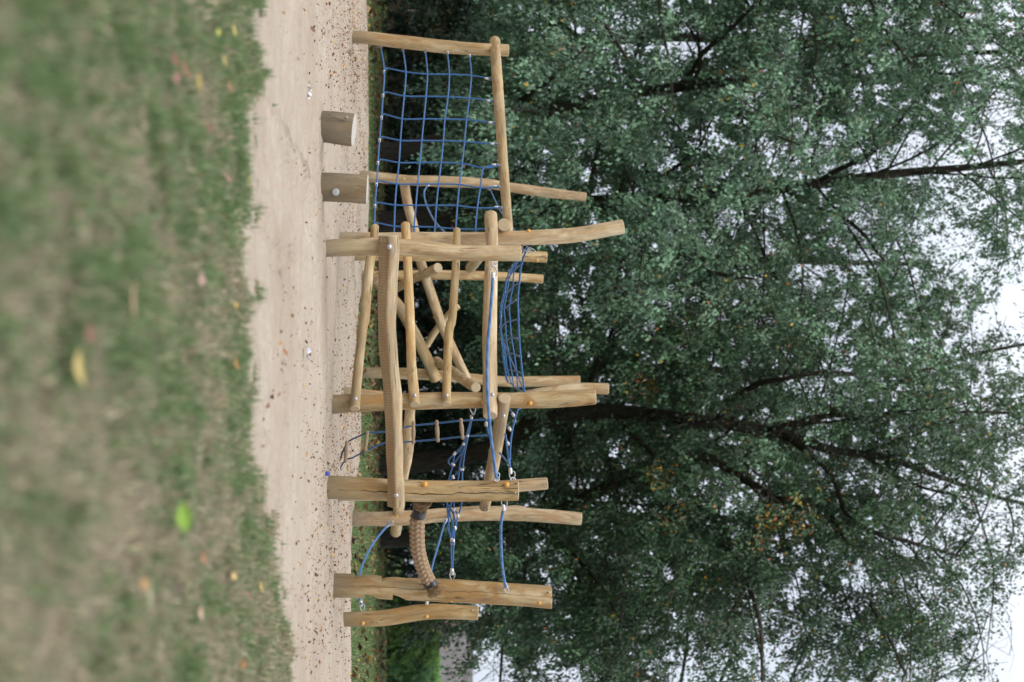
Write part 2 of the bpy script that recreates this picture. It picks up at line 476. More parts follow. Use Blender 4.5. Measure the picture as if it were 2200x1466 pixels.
NEAR_EDGE = [(560, -900), (560, -300), (555, 0), (537, 60), (528, 120), (545, 165), (563, 185), (540, 210), (512, 230), (515, 330), (516, 440), (490, 500), (508, 560), (516, 640), (507, 710), (520, 800), (524, 900), (528, 990), (540, 1060), (564, 1120), (576, 1210), (588, 1300), (608, 1380), (602, 1466), (615, 1700), (630, 2300)]
FAR_EDGE = [(787, -2500), (787, -600), (788, 0), (790, 150), (793, 300), (793, 450), (787, 600), (772, 660), (767, 720), (774, 850), (776, 950), (762, 1080), (757, 1200), (757, 1466), (754, 2000), (752, 3500)]
ne = np.array([tuple(G(a, b))[:2] for a, b in NEAR_EDGE]); fe = np.array([tuple(G(a, b))[:2] for a, b in FAR_EDGE])
def near_y(x): return np.interp(x, ne[:, 0], ne[:, 1]) + (fbm(np.asarray(x) * 6, np.asarray(x) * 0 + 3, 4, 5) - .5) * .55
def far_y(x): return np.interp(x, fe[:, 0], fe[:, 1]) + (fbm(np.asarray(x) * 1.3, np.asarray(x) * 0 + 9, 3, 8) - .5) * 1.2

BASES = [G(a, b) for a, b in ((697, 534), (702, 1047), (726, 515), (710, 870), (753, 79), (769, 378), (759, 548), (737, 845), (722, 1061), (755, 1116), (714, 1258), (735, 1331), (692, 272), (693, 402))]
_fr = np.random.default_rng(404)
STEPS = [(_fr.uniform(-3.2, 3.2), 5.8 + 12 * _fr.random() ** 1.3, _fr.uniform(0, 3.14), _fr.uniform(.008, .022)) for _ in range(170)]
def mound(x, y):
    z = 0
    for (fx_, fy_, fa, fd) in STEPS:        # scuffs and footprints
        m_ = (abs(x - fx_) < .35) & (abs(y - fy_) < .35)
        if not np.any(m_): continue
        u_ = (x - fx_) * math.cos(fa) + (y - fy_) * math.sin(fa); v_ = -(x - fx_) * math.sin(fa) + (y - fy_) * math.cos(fa)
        r2 = (u_ / .13) ** 2 + (v_ / .06) ** 2
        z = z + np.where(m_, -fd * np.exp(-r2 ** 1.5) + fd * .5 * np.exp(-(np.sqrt(r2) - 1.4) ** 2 / .12), 0)
    for b_ in BASES:
        z = z + .030 * np.exp(-(((x - b_.x) / .17) ** 2 + ((y - b_.y) / .17) ** 2)) - .016 * np.exp(-(((x - b_.x) / .34) ** 2 + ((y - b_.y + .1) / .34) ** 2))
    return z
def grid(name, xs, ys, zf, mat, keep=None):
    X, Y = np.meshgrid(xs, ys); Z = zf(X, Y)
    v = np.stack([X.ravel(), Y.ravel(), Z.ravel()], 1); nx = len(xs); ny = len(ys)
    i = (np.arange(ny - 1)[:, None] * nx + np.arange(nx - 1)[None, :]).ravel()
    q = np.stack([i, i + 1, i + nx + 1, i + nx], 1)
    if keep is not None:
        k = keep(X, Y).ravel(); q = q[k[i]]
    return fast_mesh(name, v, q, mat, smooth=True)
# one sheet to the horizon
def gz(x, y):
    z = np.full(np.shape(x), -.035) + (fbm(x * .15, y * .15, 3, 3) - .5) * .10 * np.clip((y - 26) / 10, 0, 1)
    return z
gr = grid('ground', np.linspace(-400, 400, 161), np.concatenate([np.linspace(-300, 0, 20), np.linspace(2, 80, 79), np.linspace(90, 900, 30)]), gz, FARG)
tag(gr, kind='structure')
xs = np.concatenate([np.linspace(-22, -4.2, 60), np.linspace(-4.1, 4.1, 210), np.linspace(4.2, 22, 60)])
ts = np.linspace(0, 1, 420)
T_, X_ = np.meshgrid(ts, xs, indexing='ij')
YN = near_y(X_) - .45; YF = far_y(X_)
# finer rows near the camera
Yy = YN + (YF - YN) * (T_ ** 1.5)
edge = np.clip((YF - Yy) / .5, 0, 1)
Zs = (fbm(X_ * 2.2, Yy * 2.2, 4, 21) - .5) * .022 + (fbm(X_ * 9, Yy * 9, 3, 31) - .5) * .017
Zs = (Zs + mound(X_, Yy)) * edge + .004 - .03 * (1 - edge)
nx = len(xs); ii = (np.arange(len(ts) - 1)[:, None] * nx + np.arange(nx - 1)[None, :]).ravel()
sd = fast_mesh('sand', np.stack([X_.ravel(), Yy.ravel(), Zs.ravel()], 1), np.stack([ii, ii + 1, ii + nx + 1, ii + nx], 1), SAND, smooth=True)
tag(sd, kind='structure')
def sand_z(x, y):
    x = np.asarray(x, float); y = np.asarray(y, float)
    e = np.clip((far_y(x) - y) / .5, 0, 1)
    return ((fbm(x * 2.2, y * 2.2, 4, 21) - .5) * .022 + (fbm(x * 9, y * 9, 3, 31) - .5) * .017 + mound(x, y)) * e + .004 - .03 * (1 - e)
# near lawn soil, slightly proud of the sand, thinning out at its ragged edge
tn = np.linspace(0, 1, 130); xn = np.linspace(-5.5, 5.5, 330)
Tn, Xn = np.meshgrid(tn, xn, indexing='ij')
def lawn_edge(x): return near_y(x)
def lawn_z(x, y):
    d = np.clip((lawn_edge(x) - y) / .35, 0, 1)
    return .045 * d - .025 * (1 - d) + (fbm(x * 3, y * 3, 3, 41) - .5) * .05 * d + .004
Yn = 0.2 + (lawn_edge(Xn) + .12 - 0.2) * Tn
Zn = lawn_z(Xn, Yn)
nx = len(xn); ii = (np.arange(len(tn) - 1)[:, None] * nx + np.arange(nx - 1)[None, :]).ravel()
nl = fast_mesh('lawn', np.stack([Xn.ravel(), Yn.ravel(), Zn.ravel()], 1), np.stack([ii, ii + 1, ii + nx + 1, ii + nx], 1), SOIL, smooth=True)
tag(nl, kind='structure')

# grass blades -----------------------------------------------------
def blades(name, X, Y, Z, hgt, wid, cols, lean=.5, seed=0):
    rg = np.random.default_rng(seed); n = len(X)
    az = rg.uniform(0, 2 * np.pi, n); ln = rg.normal(0, lean, n)
    side = np.stack([np.cos(az), np.sin(az), np.zeros(n)], 1) * wid[:, None] * .5
    fw = np.stack([-np.sin(az), np.cos(az), np.zeros(n)], 1)
    b = np.stack([X, Y, Z], 1)
    up = np.array([0, 0, 1.0])
    m = b + up * (hgt * .55)[:, None] + fw * (hgt * ln * .35)[:, None]
    t = b + up * (hgt * .95 * np.cos(np.clip(ln, -1.2, 1.2)))[:, None] + fw * (hgt * ln)[:, None]
    v = np.stack([b - side, b + side, m + side * .8, m - side * .8, t, t], 1)
    v[:, 5] = t + side * .1
    v = v.reshape(-1, 3); k = np.arange(n) * 6
    q = np.concatenate([np.stack([k, k + 1, k + 2, k + 3], 1), np.stack([k + 3, k + 2, k + 5, k + 4], 1)])
    return fast_mesh(name, v, q, GRASSM, np.concatenate([cols, cols]))
def grass_cols(n, rg, green, dry, soil):
    w = rg.random(n)[:, None]
    a = np.array([.075, .138, .052]); b = np.array([.175, .245, .115]); c = np.array([.46, .40, .28]); d = np.array([.19, .17, .105])
    g = a + (b - a) * rg.random(n)[:, None]
    dr = c + (d - c) * rg.random(n)[:, None]
    isd = (rg.random(n) < dry)[:, None]
    return np.where(isd, dr, g)
rg = np.random.default_rng(5)
n = 380000
yy = 1.15 + (7.2 - 1.15) * rg.random(n) ** .85; xx = rg.uniform(-1, 1, n) * (yy * .30 + .55)
le = lawn_edge(xx)
pn = fbm(xx * 5.5, yy * 1.5, 4, 61)
pe = fbm(xx * 18, yy * 7, 3, 62)
dens = np.clip((pn - .26) * 5, .45, 1) * (.45 + 1.0 * pe)
# tufts at and past the edge
lim = le + np.where(pe > .52, .15, 0.0) + np.where(fbm(xx * 5, yy * 3, 3, 71) > .60, .40, 0)
dens = np.maximum(dens, np.exp(-np.clip(le - yy, 0, 9) / .3) * (.05 + .55 * np.clip((fbm(xx * 9, yy * 5, 3, 77) - .45) * 6, 0, 1)))
keep = (yy < lim) & (rg.random(n) < dens)
xx, yy, pn, pe = xx[keep], yy[keep], pn[keep], pe[keep]; n = len(xx)
ed_ = np.exp(-np.clip(lawn_edge(xx) - yy, 0, 9) / .35)
tf = fbm(xx * 22, yy * 16, 2, 64)
hg = rg.uniform(.012, .038, n) * np.clip(.25 + 5 * (tf - .42), .45, 2.1); wd = rg.uniform(.0018, .0042, n)
dryp = np.clip(.24 + xx * .38 + (.5 - pn) * 1.5 + (fbm(xx * 22, yy * 6, 3, 63) - .5) * 2.4, .05, .93)

go = blades('grass', xx, yy, np.maximum(lawn_z(xx, yy), sand_z(xx, yy)) - .004, hg, wd, grass_cols(n, rg, 0, dryp, 0), .75, 3)
tag(go, 'short patchy grass with dry blades in the foreground before the sand', 'grass', kind='stuff')
n = 9000      # longer straw and stray blades that stand out of the turf
yy = 1.2 + (6.9 - 1.2) * rg.random(n) ** .8; xx = rg.uniform(-1, 1, n) * (yy * .30 + .5)
kk = yy < lawn_edge(xx) + .12 * rg.random(n); xx, yy = xx[kk], yy[kk]; n = len(xx)
go = blades('grass', xx, yy, np.maximum(lawn_z(xx, yy), sand_z(xx, yy)), rg.uniform(.020, .045, n), rg.uniform(.003, .006, n), grass_cols(n, rg, 0, .55, 0) * 1.15, 1.5, 13)
tag(go, 'longer straw and stray blades standing out of the foreground turf', 'grass', kind='stuff')
n = 150000
yy = 15 + (52 - 15) * rg.random(n) ** 1.5; xx = rg.uniform(-1, 1, n) * (yy * .27 + 1.5)
fyy = far_y(xx); pn = fbm(xx * .7, yy * .7, 4, 81)
keep = (yy > fyy - .15 - .5 * (vnoise(xx * 2, yy * 2, 90) > .8)) & (rg.random(n) < np.clip((pn - .3) * 4, .25, 1))
xx, yy, pn = xx[keep], yy[keep], pn[keep]; n = len(xx)
hg = rg.uniform(.03, .075, n); wd = rg.uniform(.008, .016, n)
go = blades('grass', xx, yy, np.full(n, -.04), hg, wd, grass_cols(n, rg, 0, .28, 0) * np.array([.85, .95, .8]), .5, 4)
tag(go, 'strip of grass beyond the sand running back under the trees', 'grass', kind='stuff')

# leaf litter -------------------------------------------------------
def flakes(name, X, Y, Z, size, cols, seed, curl=.5, label=None):
    rg = np.random.default_rng(seed); n = len(X)
    az = rg.uniform(0, 2 * np.pi, n); tilt = rg.normal(0, .35, n)
    a = np.stack([np.cos(az) * np.cos(tilt), np.sin(az) * np.cos(tilt), np.sin(tilt)], 1)
    t2 = rg.normal(0, .35, n)
    s = np.stack([-np.sin(az) * np.cos(t2), np.cos(az) * np.cos(t2), np.sin(t2)], 1)
    c = np.stack([X, Y, Z], 1); L = size[:, None]; wv = (size * rg.uniform(.25, .5, n))[:, None]
    up = np.array([0, 0, 1.0]) * (size * rg.uniform(0, curl, n))[:, None]
    v = np.stack([c - a * L * .5 + up * .4, c - a * L * .1 + s * wv + up, c + a * L * .5 + up * .5, c - a * L * .1 - s * wv + up, c - up * .1, c - up * .1], 1)
    v = v[:, :5].reshape(-1, 3); k = np.arange(n) * 5
    q = np.concatenate([np.stack([k, k + 4, k + 1], 1), np.stack([k + 1, k + 4, k + 2], 1), np.stack([k + 2, k + 4, k + 3], 1), np.stack([k + 3, k + 4, k], 1)])
    return fast_mesh(name, v, q, LITTER, np.concatenate([cols] * 4))
PAL = np.array([(.055, .030, .018), (.10, .055, .03), (.16, .085, .045), (.22, .14, .07), (.40, .26, .07), (.07, .05, .035), (.30, .20, .12), (.20, .07, .035)])
def pal(n, rg, w=(3, 4, 3, 2, 1.2, 3, 1.5, 1)):
    w = np.array(w, float); return PAL[rg.choice(len(PAL), n, p=w / w.sum())] * rg.uniform(.8, 1.25, n)[:, None]
n = 62000
yy = 5.2 + (23.5 - 5.2) * rg.random(n) ** .72; xx = rg.uniform(-1, 1, n) * (yy * .28 + 1.2)
dn = fbm(xx * 1.3, yy * .3, 4, 101)
keep = (yy < far_y(xx)) & (yy > near_y(xx) - .1) & (rg.random(n) < np.clip((dn - .36) * 4, .15, 1) * np.clip((yy - 4.0) / 10, .08, 1) ** 1.2)
xx, yy = xx[keep], yy[keep]; n = len(xx)
fl = flakes('leaf_litter', xx, yy, sand_z(xx, yy) + .005, rg.gamma(1.8, .0050, n) + .0045, pal(n, rg, (2, 4, 4, 3, 1.4, 2, 3, 1.5)) * 1.5, 6)
tag(fl, 'small brown leaf scraps and bark crumbs strewn over the sand', 'leaf litter', kind='stuff')
n = 17000
yy = 15.5 + (50 - 15.5) * rg.random(n) ** 1.25; xx = rg.uniform(-1, 1, n) * (yy * .27 + 1.5)
dn = fbm(xx * .6, yy * .35, 3, 111)
keep = (yy > far_y(xx) - .4) & (rg.random(n) < np.clip((dn - .35) * 4, .12, 1) * np.where((yy > 26) & (yy < 38), 1.0, .55))
xx, yy = xx[keep], yy[keep]; n = len(xx)
fl = flakes('leaf_litter', xx, yy, np.full(n, .0) + rg.uniform(-.02, .03, n), rg.gamma(3, .017, n) + .02, pal(n, rg, (3, 4, 4, 3, 1.6, 2, 2.5, .7)), 7)
tag(fl, 'fallen leaves scattered on the grass under the trees', 'leaf litter', kind='stuff')

def big_leaf(px, py, L, Wd, ang, col, label, curl=.25, name='fallen_leaf', zoff=.035, stem=True, cat='leaf', tilt=.28):
    L *= .85; Wd *= .85; col = tuple(c_ * .62 + .035 for c_ in col)
    g = G(px, py); x0, y0 = g.x, g.y
    for _ in range(4):        # land on top of the blades
        z0 = float(max(lawn_z(np.array([x0]), np.array([y0]))[0], sand_z([x0], [y0])[0])) + zoff
        k = (H - z0) / H; x0, y0 = g.x * k, g.y * k
    mb = MB(); N = 9; ca, sa = math.cos(ang), math.sin(ang)
    prof = [0.0, .42, .75, .95, 1.0, .92, .72, .4, 0.02]
    for i in range(N):
        t = i / (N - 1); l = (t - .5) * L; w = prof[i] * Wd * .5
        for j in range(-2, 3):
            q = j / 2.0; zz = curl * L * ((t - .5) ** 2 * 1.6) + abs(q) * w * .35
            lx, ly = l, q * w
            mb.v.append(np.array((lx * ca - ly * sa, lx * sa + ly * ca, zz))); mb.g.append((lx, ly, 0))
    for i in range(N - 1):
        for j in range(4):
            a = i * 5 + j; mb.f.append((a, a + 1, a + 6, a + 5)); mb.m.append(0); mb.sm.append(True)
    me = np.array(mb.v); cols = np.tile(np.array(col, float), (len(mb.f), 1))
    for i, f_ in enumerate(mb.f):
        j = i % 4; cols[i] *= (1.18 if j in (1, 2) else .92) * R.uniform(.93, 1.07)
    o = fast_mesh(name, me, np.array(mb.f), LITTER, cols, smooth=True)
    o.location = (x0, y0, z0 + Wd * .3 * math.sin(tilt)); o.rotation_euler = (tilt, 0, 0)
    tag(o, label, cat)
    return o
big_leaf(383, 1112, .078, .046, .15, (.24, .42, .03), 'bright green oval leaf lying on the dry foreground grass', .15, zoff=.04, tilt=1.0)
big_leaf(160, 788, .075, .030, .25, (.62, .47, .16), 'pale yellow curled leaf on the blurred foreground grass', .45, zoff=.03)
big_leaf(283, 645, .085, .016, .05, (.46, .30, .18), 'narrow tan dry leaf lying flat amid the foreground grass', .2)
big_leaf(320, 1280, .085, .011, .1, (.45, .45, .26), 'pale straw-like leaf strip below the bright green leaf', .1)
big_leaf(368, 125, .055, .030, 1.0, (.26, .09, .06), 'reddish brown leaf in the cluster at the upper left grass', .6)
big_leaf(392, 148, .060, .028, .6, (.30, .13, .07), 'brown curled leaf closest to the sand in the upper left cluster', .6)
big_leaf(372, 168, .050, .032, 2.1, (.33, .15, .12), 'pinkish brown leaf at the bottom of the upper left cluster', .5)
big_leaf(424, 176, .055, .020, .2, (.55, .38, .05), 'golden yellow leaf next to the brown leaf cluster', .3)
big_leaf(490, 185, .060, .022, .8, (.36, .17, .08), 'tan and orange leaf standing at the grass edge near the top', .6)
big_leaf(500, 66, .045, .026, .6, (.60, .52, .12), 'lemon yellow leaf near the top edge of the picture', .3)
big_leaf(466, 70, .035, .025, 1.6, (.50, .48, .08), 'greenish yellow small leaf beside the lemon yellow one', .3)
big_leaf(480, 130, .040, .022, .4, (.52, .40, .13), 'ochre leaf between the lemon yellow leaf and the brown cluster', .3)
big_leaf(445, 275, .045, .026, 1.2, (.24, .10, .05), 'dark rust coloured leaf in the green grass below the cluster', .4)
big_leaf(532, 392, .065, .030, .1, (.62, .40, .08), 'amber leaf lying on the sand just past the grass', .4, zoff=.012)
big_leaf(486, 380, .055, .024, .9, (.40, .22, .15), 'pale pink brown leaf on the grass before the amber leaf', .5)
big_leaf(425, 600, .050, .040, 1.4, (.48, .30, .24), 'pale pink crumpled leaf on the green turf patch', .6)
big_leaf(185, 716, .050, .035, 1.0, (.22, .10, .05), 'small dark brown leaf above the curled yellow leaf', .4)
big_leaf(503, 655, .035, .024, 1.0, (.58, .33, .04), 'small orange leaf on the lip between grass and sand', .4)
big_leaf(502, 780, .060, .032, .7, (.42, .20, .05), 'rust orange leaf on the sand edge in the middle', .6, zoff=.02)
big_leaf(432, 1198, .050, .030, .9, (.36, .15, .07), 'brick brown leaf right of the bright green leaf', .4)
big_leaf(498, 1238, .055, .026, 1.3, (.66, .48, .18), 'creamy yellow leaf near the notched post side', .4)
big_leaf(530, 1274, .055, .024, .5, (.26, .10, .06), 'dark red brown curled leaf at the tufted grass edge', .7)
big_leaf(558, 1262, .055, .026, .3, (.64, .46, .10), 'yellow leaf beside the dark red brown curled leaf', .3, zoff=.02)
big_leaf(302, 1255, .045, .035, 1.2, (.44, .25, .09), 'light orange leaf next to the pale leaf strip', .4)
big_leaf(380, 1268, .045, .028, 1.9, (.10, .055, .035), 'dark seed-like leaf scrap with pale tip on dry grass', .4)
big_leaf(516, 1426, .050, .036, 1.1, (.38, .18, .05), 'crinkled rust leaf at the lower edge of the picture', .8)
big_leaf(426, 1316, .050, .030, .3, (.56, .38, .27), 'pale buff leaf on the dry turf in the lower part', .5)
big_leaf(752, 1446, .070, .030, .6, (.52, .50, .10), 'lime yellow leaf on the sand at the lower picture edge', .4, zoff=.015)

def scrap(px, py, L, label, col):
    g = G(px, py); mb = MB(); rr = random.Random(int(px * 7 + py))
    n = 7
    for i in range(n):
        for j in range(4):
            mb.v.append(np.array((g.x + (i / (n - 1) - .5) * L, g.y + (j / 3 - .5) * L * .6, .022 + rr.uniform(0, .035)))); mb.g.append((i, j, 0))
    for i in range(n - 1):
        for j in range(3):
            a = i * 4 + j; mb.f.append((a, a + 1, a + 5, a + 4)); mb.m.append(0); mb.sm.append(False)
    o = mb.build('paper_scrap', plain('crumpled_paper', col, .8), None, (g.x, g.y, .0)); tag(o, label, 'litter')
scrap(649, 198, .075, 'crumpled white paper scrap on the sand near the upper stump', (.75, .75, .76))
scrap(648, 760, .070, 'crumpled foil and paper scrap on the sand in the middle', (.50, .52, .66))

# ------------------------------------------------------------------ timber
def logr(seed, amp=.035):
    rr = random.Random(seed); ph = [rr.uniform(0, 6.28) for _ in range(8)]
    def f(L, th, T):
        return 1 + amp * (.5 * math.sin(L * 7 + ph[0]) + .35 * math.sin(L * 15 + ph[1] + 1.3 * math.sin(th)) + .35 * math.sin(2 * th + ph[2] + L * 2.1) + .22 * math.sin(3 * th + ph[3] - L * 3) + .18 * math.sin(L * 31 + ph[4] + 2 * th))
    return f
_ls = [100]
def log_part(name, pts, mats, parent=None, org=None, amp=.035, sides=22, step=.03, rfun=None, mfun=None, wscale=1.0):
    """pts: (px, py, width_px, Y)"""
    _ls[0] += 1
    q = [(P(a, b, Y), .5 * w * Y / F * wscale) for a, b, w, Y in pts]
    C, r = catmull(q, step)
    mb = MB(); mb.tube(C, r, sides, True, 0, 1, rfun or logr(_ls[0], amp), mfun)
    return mb.build(name, mats, parent, org)
def post_pts(pts, Y=None):
    Y = Y or GY(pts[0][0])
    out = [(a, b, w, Y) for a, b, w in pts]
    a, b, w, _ = out[0]
    k = F * .22 / Y                    # bury the foot
    a1, b1 = out[1][0], out[1][1]
    out = [(a - k, b - (b1 - b) / (a1 - a) * k, w, Y)] + out
    return out, Y
def beam_pts(pts, Y0, Y1):
    L = [0]
    for i in range(1, len(pts)): L.append(L[-1] + math.hypot(pts[i][0] - pts[i - 1][0], pts[i][1] - pts[i - 1][1]))
    return [(p[0], p[1], p[2], 1 / (1 / Y0 + (1 / Y1 - 1 / Y0) * l / L[-1])) for p, l in zip(pts, L)]
def cap(parent, px, py, Y, kind='o', n=(0, -1, 0), r=None):
    mb = MB(); c = P(px, py, Y)
    r = r or (.017 if kind == 'o' else .016)
    mb.dome(c, n, r, r * (.55 if kind == 'o' else .8))
    if kind == 'o': mb.dome(c + Vector(n) * r * .5, n, r * .38, r * .12)
    o = mb.build('bolt_cap', ORANGE if kind == 'o' else SILVERCAP, parent); return o
def nail(parent, px, py, Y):
    mb = MB(); mb.dome(P(px, py, Y), (0, -1, .15), .006, .004); return mb.build('nail', STEEL, parent)
def thimble(parent, px, py, Y, ang, L=.075, name='rope_eye'):
    """teardrop eye of galvanised steel lying in the picture plane; ang = direction of the point"""
    c = P(px, py, Y); mb = MB(); C = []
    for i in range(25):
        t = 2 * math.pi * i / 24
        a = -math.cos(t) * L * .5; b = math.sin(t) * L * .30 * (1 - .55 * math.cos(t)) * .9
        u = Vector((math.sin(ang), 0, math.cos(ang))); v = Vector((math.cos(ang), 0, -math.sin(ang)))
        C.append(c + u * (-a) * 1.0 + v * b)
    mb.tube(np.array([list(q) for q in C]), np.full(25, .0042), 8, False)
    return mb.build(name, STEEL, parent)
def ferrule(parent, px, py, Y, ang, L=.035, r=.0125):
    c = P(px, py, Y); u = Vector((math.sin(ang), 0, math.cos(ang)))
    mb = MB(); mb.tube([c - u * L / 2, c - u * L * .4, c + u * L * .4, c + u * L / 2], [r * .85, r, r, r * .85], 10)
    return mb.build('ferrule', ALU, parent)
def shackle(parent, px, py, Y):
    c = P(px, py, Y); mb = MB(); C = []
    for i in range(13):
        t = 2 * math.pi * i / 12; C.append(c + Vector((math.cos(t) * .016, math.sin(t) * .012, math.sin(t) * .02)))
    mb.tube(np.array([list(q) for q in C]), np.full(13, .005), 8, False)
    return mb.build('shackle', STEEL, parent)

# --- balance beam with its two posts (nearest timber)
YA, YC = GY(697), GY(702)
bb = thing('balance_beam', tuple(G(697, 534)), 'saw-marked balance beam bolted across two round posts, nearest timber, with a hand rope above', 'balance beam')
pA, _ = post_pts([(697, 534, 38), (760, 531, 39), (830, 531, 39), (900, 534, 37), (980, 542, 34), (1060, 544, 33), (1118, 543.5, 35)])
log_part('post', pA, [WOOD, WEND], bb)
pC, _ = post_pts([(702, 1047, 50), (770, 1049, 49), (860, 1054, 47), (960, 1056, 46), (1050, 1055, 45), (1112, 1054.5, 44)])
pc = log_part('post', pC, [WOODC, WEND], bb, amp=.018)
def split_fun(base):
    return base
tp = [(835, 507, 40), (836, 530, 41), (836, 550, 41), (834, 595, 41), (832, 640, 39), (831, 680, 38), (832.5, 720, 38), (837, 780, 36), (843, 850, 36), (846.5, 920, 35), (848, 970, 34), (849, 1020, 33), (850, 1060, 33), (850, 1087, 33)]
YT0, YT1 = YA - .125, YC - .14
def flatcut(L, th, T):
    base = logr(55, .03)(L, th, T) * (1 + .05 * math.sin(L * 9 + .5) * math.cos(th - 1) + .04 * math.sin(L * 17))
    # U points to the camera, V = T x U ; lower-front facet cut flat
    d = math.cos(th - FC) 
    lim = .74
    if d > 0 and base * d > lim: base = lim / d
    return base
FC = None
_bp = beam_pts(tp, YT0, YT1)
_C, _r = catmull([(P(a, b, Y), .5 * w * Y / F) for a, b, w, Y in _bp], .03)
_T, _U, _V = frames(_C)
_want = Vector((0, -.72, -.70)).normalized()
FC = math.atan2(float(_V[3].dot(np.array(_want))), float(_U[3].dot(np.array(_want))))
_r = _r * 1.06
mb = MB()
mb.tube(_C, _r, 36, True, 0, 1, flatcut, lambda L, th: 2 if (math.cos(th - FC) > math.cos(.80) and L > .02) else 0)
mb.build('beam', [WOODG, WEND, ADZE], bb)
cap(bb, 836, 530, YT0 - .075, 's', r=.019); cap(bb, 851, 1064, YT1 - .065, 's', r=.019)
cap(bb, 913, 1040, YC - .083, 'o', (-.3, -1, 0), r=.019); cap(bb, 1089, 1041, YC - .075, 'o', (-.3, -1, 0), r=.019)
nail(bb, 1113 - 8, 539, YA - .058); nail(bb, 1107, 1059, YC - .078)

# --- main climbing frame
YE, YD, YG, YF_, YK, YM, YL = GY(726), GY(710), GY(753), GY(769), GY(737), GY(755), GY(722)
YH, YI, YJ = GY(759), GY(777), GY(780)
fr = thing('log_climber', tuple(G(710, 700)), 'climbing frame of many bolted round pine posts, rails and crossed logs on the sand', 'climbing frame')
def post(pts, mats, caps=(), Y=None, amp=.035, parent=None):
    q, Yp = post_pts(pts, Y)
    o = log_part('post', q, [mats, WEND], parent or fr, amp=amp)
    return o
post([(726, 515, 31), (800, 515, 31), (900, 514, 31), (1000, 514, 30), (1110, 511.5, 31), (1190, 509, 33), (1250, 503, 33), (1300, 494, 32), (1338, 487, 32)], WOOD, Y=YE)
post([(710, 870, 40), (780, 866, 38), (900, 862, 37), (1000, 860, 35), (1093, 860.5, 35), (1180, 859, 37), (1230, 856, 36), (1278, 853.5, 33)], WOODO, Y=YD)
post([(753, 79, 27), (790, 82, 27), (870, 91, 29), (965, 101.5, 28), (1030, 106, 27), (1092, 108.5, 26)], WOOD, Y=YG)
post([(769, 378, 23), (803, 380.5, 23), (872, 387, 22), (940, 390, 24), (1034, 394, 22), (1096, 403, 20.5), (1186, 415.5, 22), (1230, 420.5, 20), (1258, 423.5, 19)], WOOD, Y=YF_)
post([(759, 548, 25), (900, 549, 25), (1060, 549, 24), (1130, 551, 24), (1174, 553, 24)], WOOD, Y=YH)
post([(777, 592, 21), (802, 593, 22), (941, 591, 21), (1010, 592, 20), (1093, 595, 19), (1166, 600, 19)], WOOD, Y=YI)
post([(780, 801, 24), (872, 803, 24), (930, 806, 23), (1011, 814, 22), (1083, 820, 23), (1140, 820, 23), (1185, 818.5, 21), (1245, 817, 20)], WOODO, Y=YJ)
post([(737, 845, 27), (800, 852, 27), (900, 861, 26), (1000, 862, 26), (1093, 859, 28), (1150, 850, 29), (1222, 838, 28), (1260, 835, 25), (1306, 836, 24.5)], WOODO, Y=YK)
post([(722, 1061, 30), (850, 1060, 30), (1000, 1053, 29), (1110, 1044, 28), (1175, 1038.5, 26)], WOOD, Y=YL)
post([(755, 1116, 31), (795, 1115, 30), (832, 1115, 31), (880, 1113, 31), (940, 1108, 30), (1010, 1104, 31), (1080, 1103, 32), (1110, 1103, 35), (1139, 1106, 30), (1190, 1110, 29), (1248, 1115, 28)], WOODO, Y=YM)

def beam(pts, Y0, Y1, mats=WOOD, name='rail', amp=.03):
    return log_part(name, beam_pts(pts, Y0, Y1), [mats, WEND], fr, amp=amp)
e0, d0 = YE - .12, YD - .13
beam([(805.5, 487, 17), (803, 520, 18), (797, 550, 20), (788.5, 618, 22), (784.5, 680, 20), (779, 710, 19), (771, 779, 21), (765, 840, 21), (762.5, 878, 21)], e0, d0, WOODG)
beam([(871, 483, 19), (873, 520, 19.5), (875, 549, 19), (880.6, 680, 20), (882, 710, 20), (884, 779, 21), (888, 830, 22), (891, 869, 22)], e0, d0)
beam([(981.5, 494, 15.5), (981, 520, 16), (980.5, 549, 17), (972, 680, 18), (965, 710, 19), (961, 790, 18.5), (959, 868, 18.5)], e0, d0, WOODG)
beam([(1054, 461, 27), (1055, 478, 28), (1056, 500, 27), (1057, 525, 26), (1054, 620, 30), (1052.5, 680, 31), (1052, 710, 31.5), (1052.5, 790, 31.5), (1053, 849, 32), (1053, 893, 31)], YE - .14, YD - .15, WOOD, 'crossbeam', .022)
beam([(1063, 88, 23), (1064, 110, 23), (1069, 179, 23), (1075.6, 272, 22.5), (1083, 379, 21.5), (1091, 479, 20.5), (1093, 512, 20)], YG + .115, YE + .12, WOODG, 'crossbeam', .02)
beam([(1082, 483, 27), (1048, 528, 25), (1011, 576, 22)], YE - .12, YI - .1, WOODG, 'crossbeam', .02)
beam([(1083.5, 856, 27), (1078, 890, 27), (1071, 933, 27), (1062, 985, 28), (1050, 1045, 25), (1041, 1090, 23.5)], YD - .10, YL + .14, WOODG, 'crossbeam', .025)
beam([(884, 868, 22), (881, 884, 22), (879, 918, 24), (875, 980, 23), (867, 1020, 22), (857, 1090, 24), (850, 1144, 23.5)], YK + .13, YM + .42, WOODG, 'crossbeam', .03)
beam([(869, 398, 21), (877, 444, 20), (888, 485, 20), (902, 556, 20), (914, 595, 21), (929, 640, 21), (949, 698, 20.5), (968, 740, 20), (986, 779, 20), (1003, 812, 19)], YF_ + .12, YJ - .13, WOOD, 'brace')
beam([(941, 576, 22), (915, 588, 21), (885, 600, 20), (858, 616, 18), (826, 632, 17)], YI - .9, YI + .35, WOODG, 'brace')
beam([(806, 602, 24), (830, 628, 24), (858, 660, 24), (881, 700, 23.5), (902, 740, 24), (923, 784, 25), (936, 815, 26)], YJ - .9, YJ - .15, WOODG, 'brace')
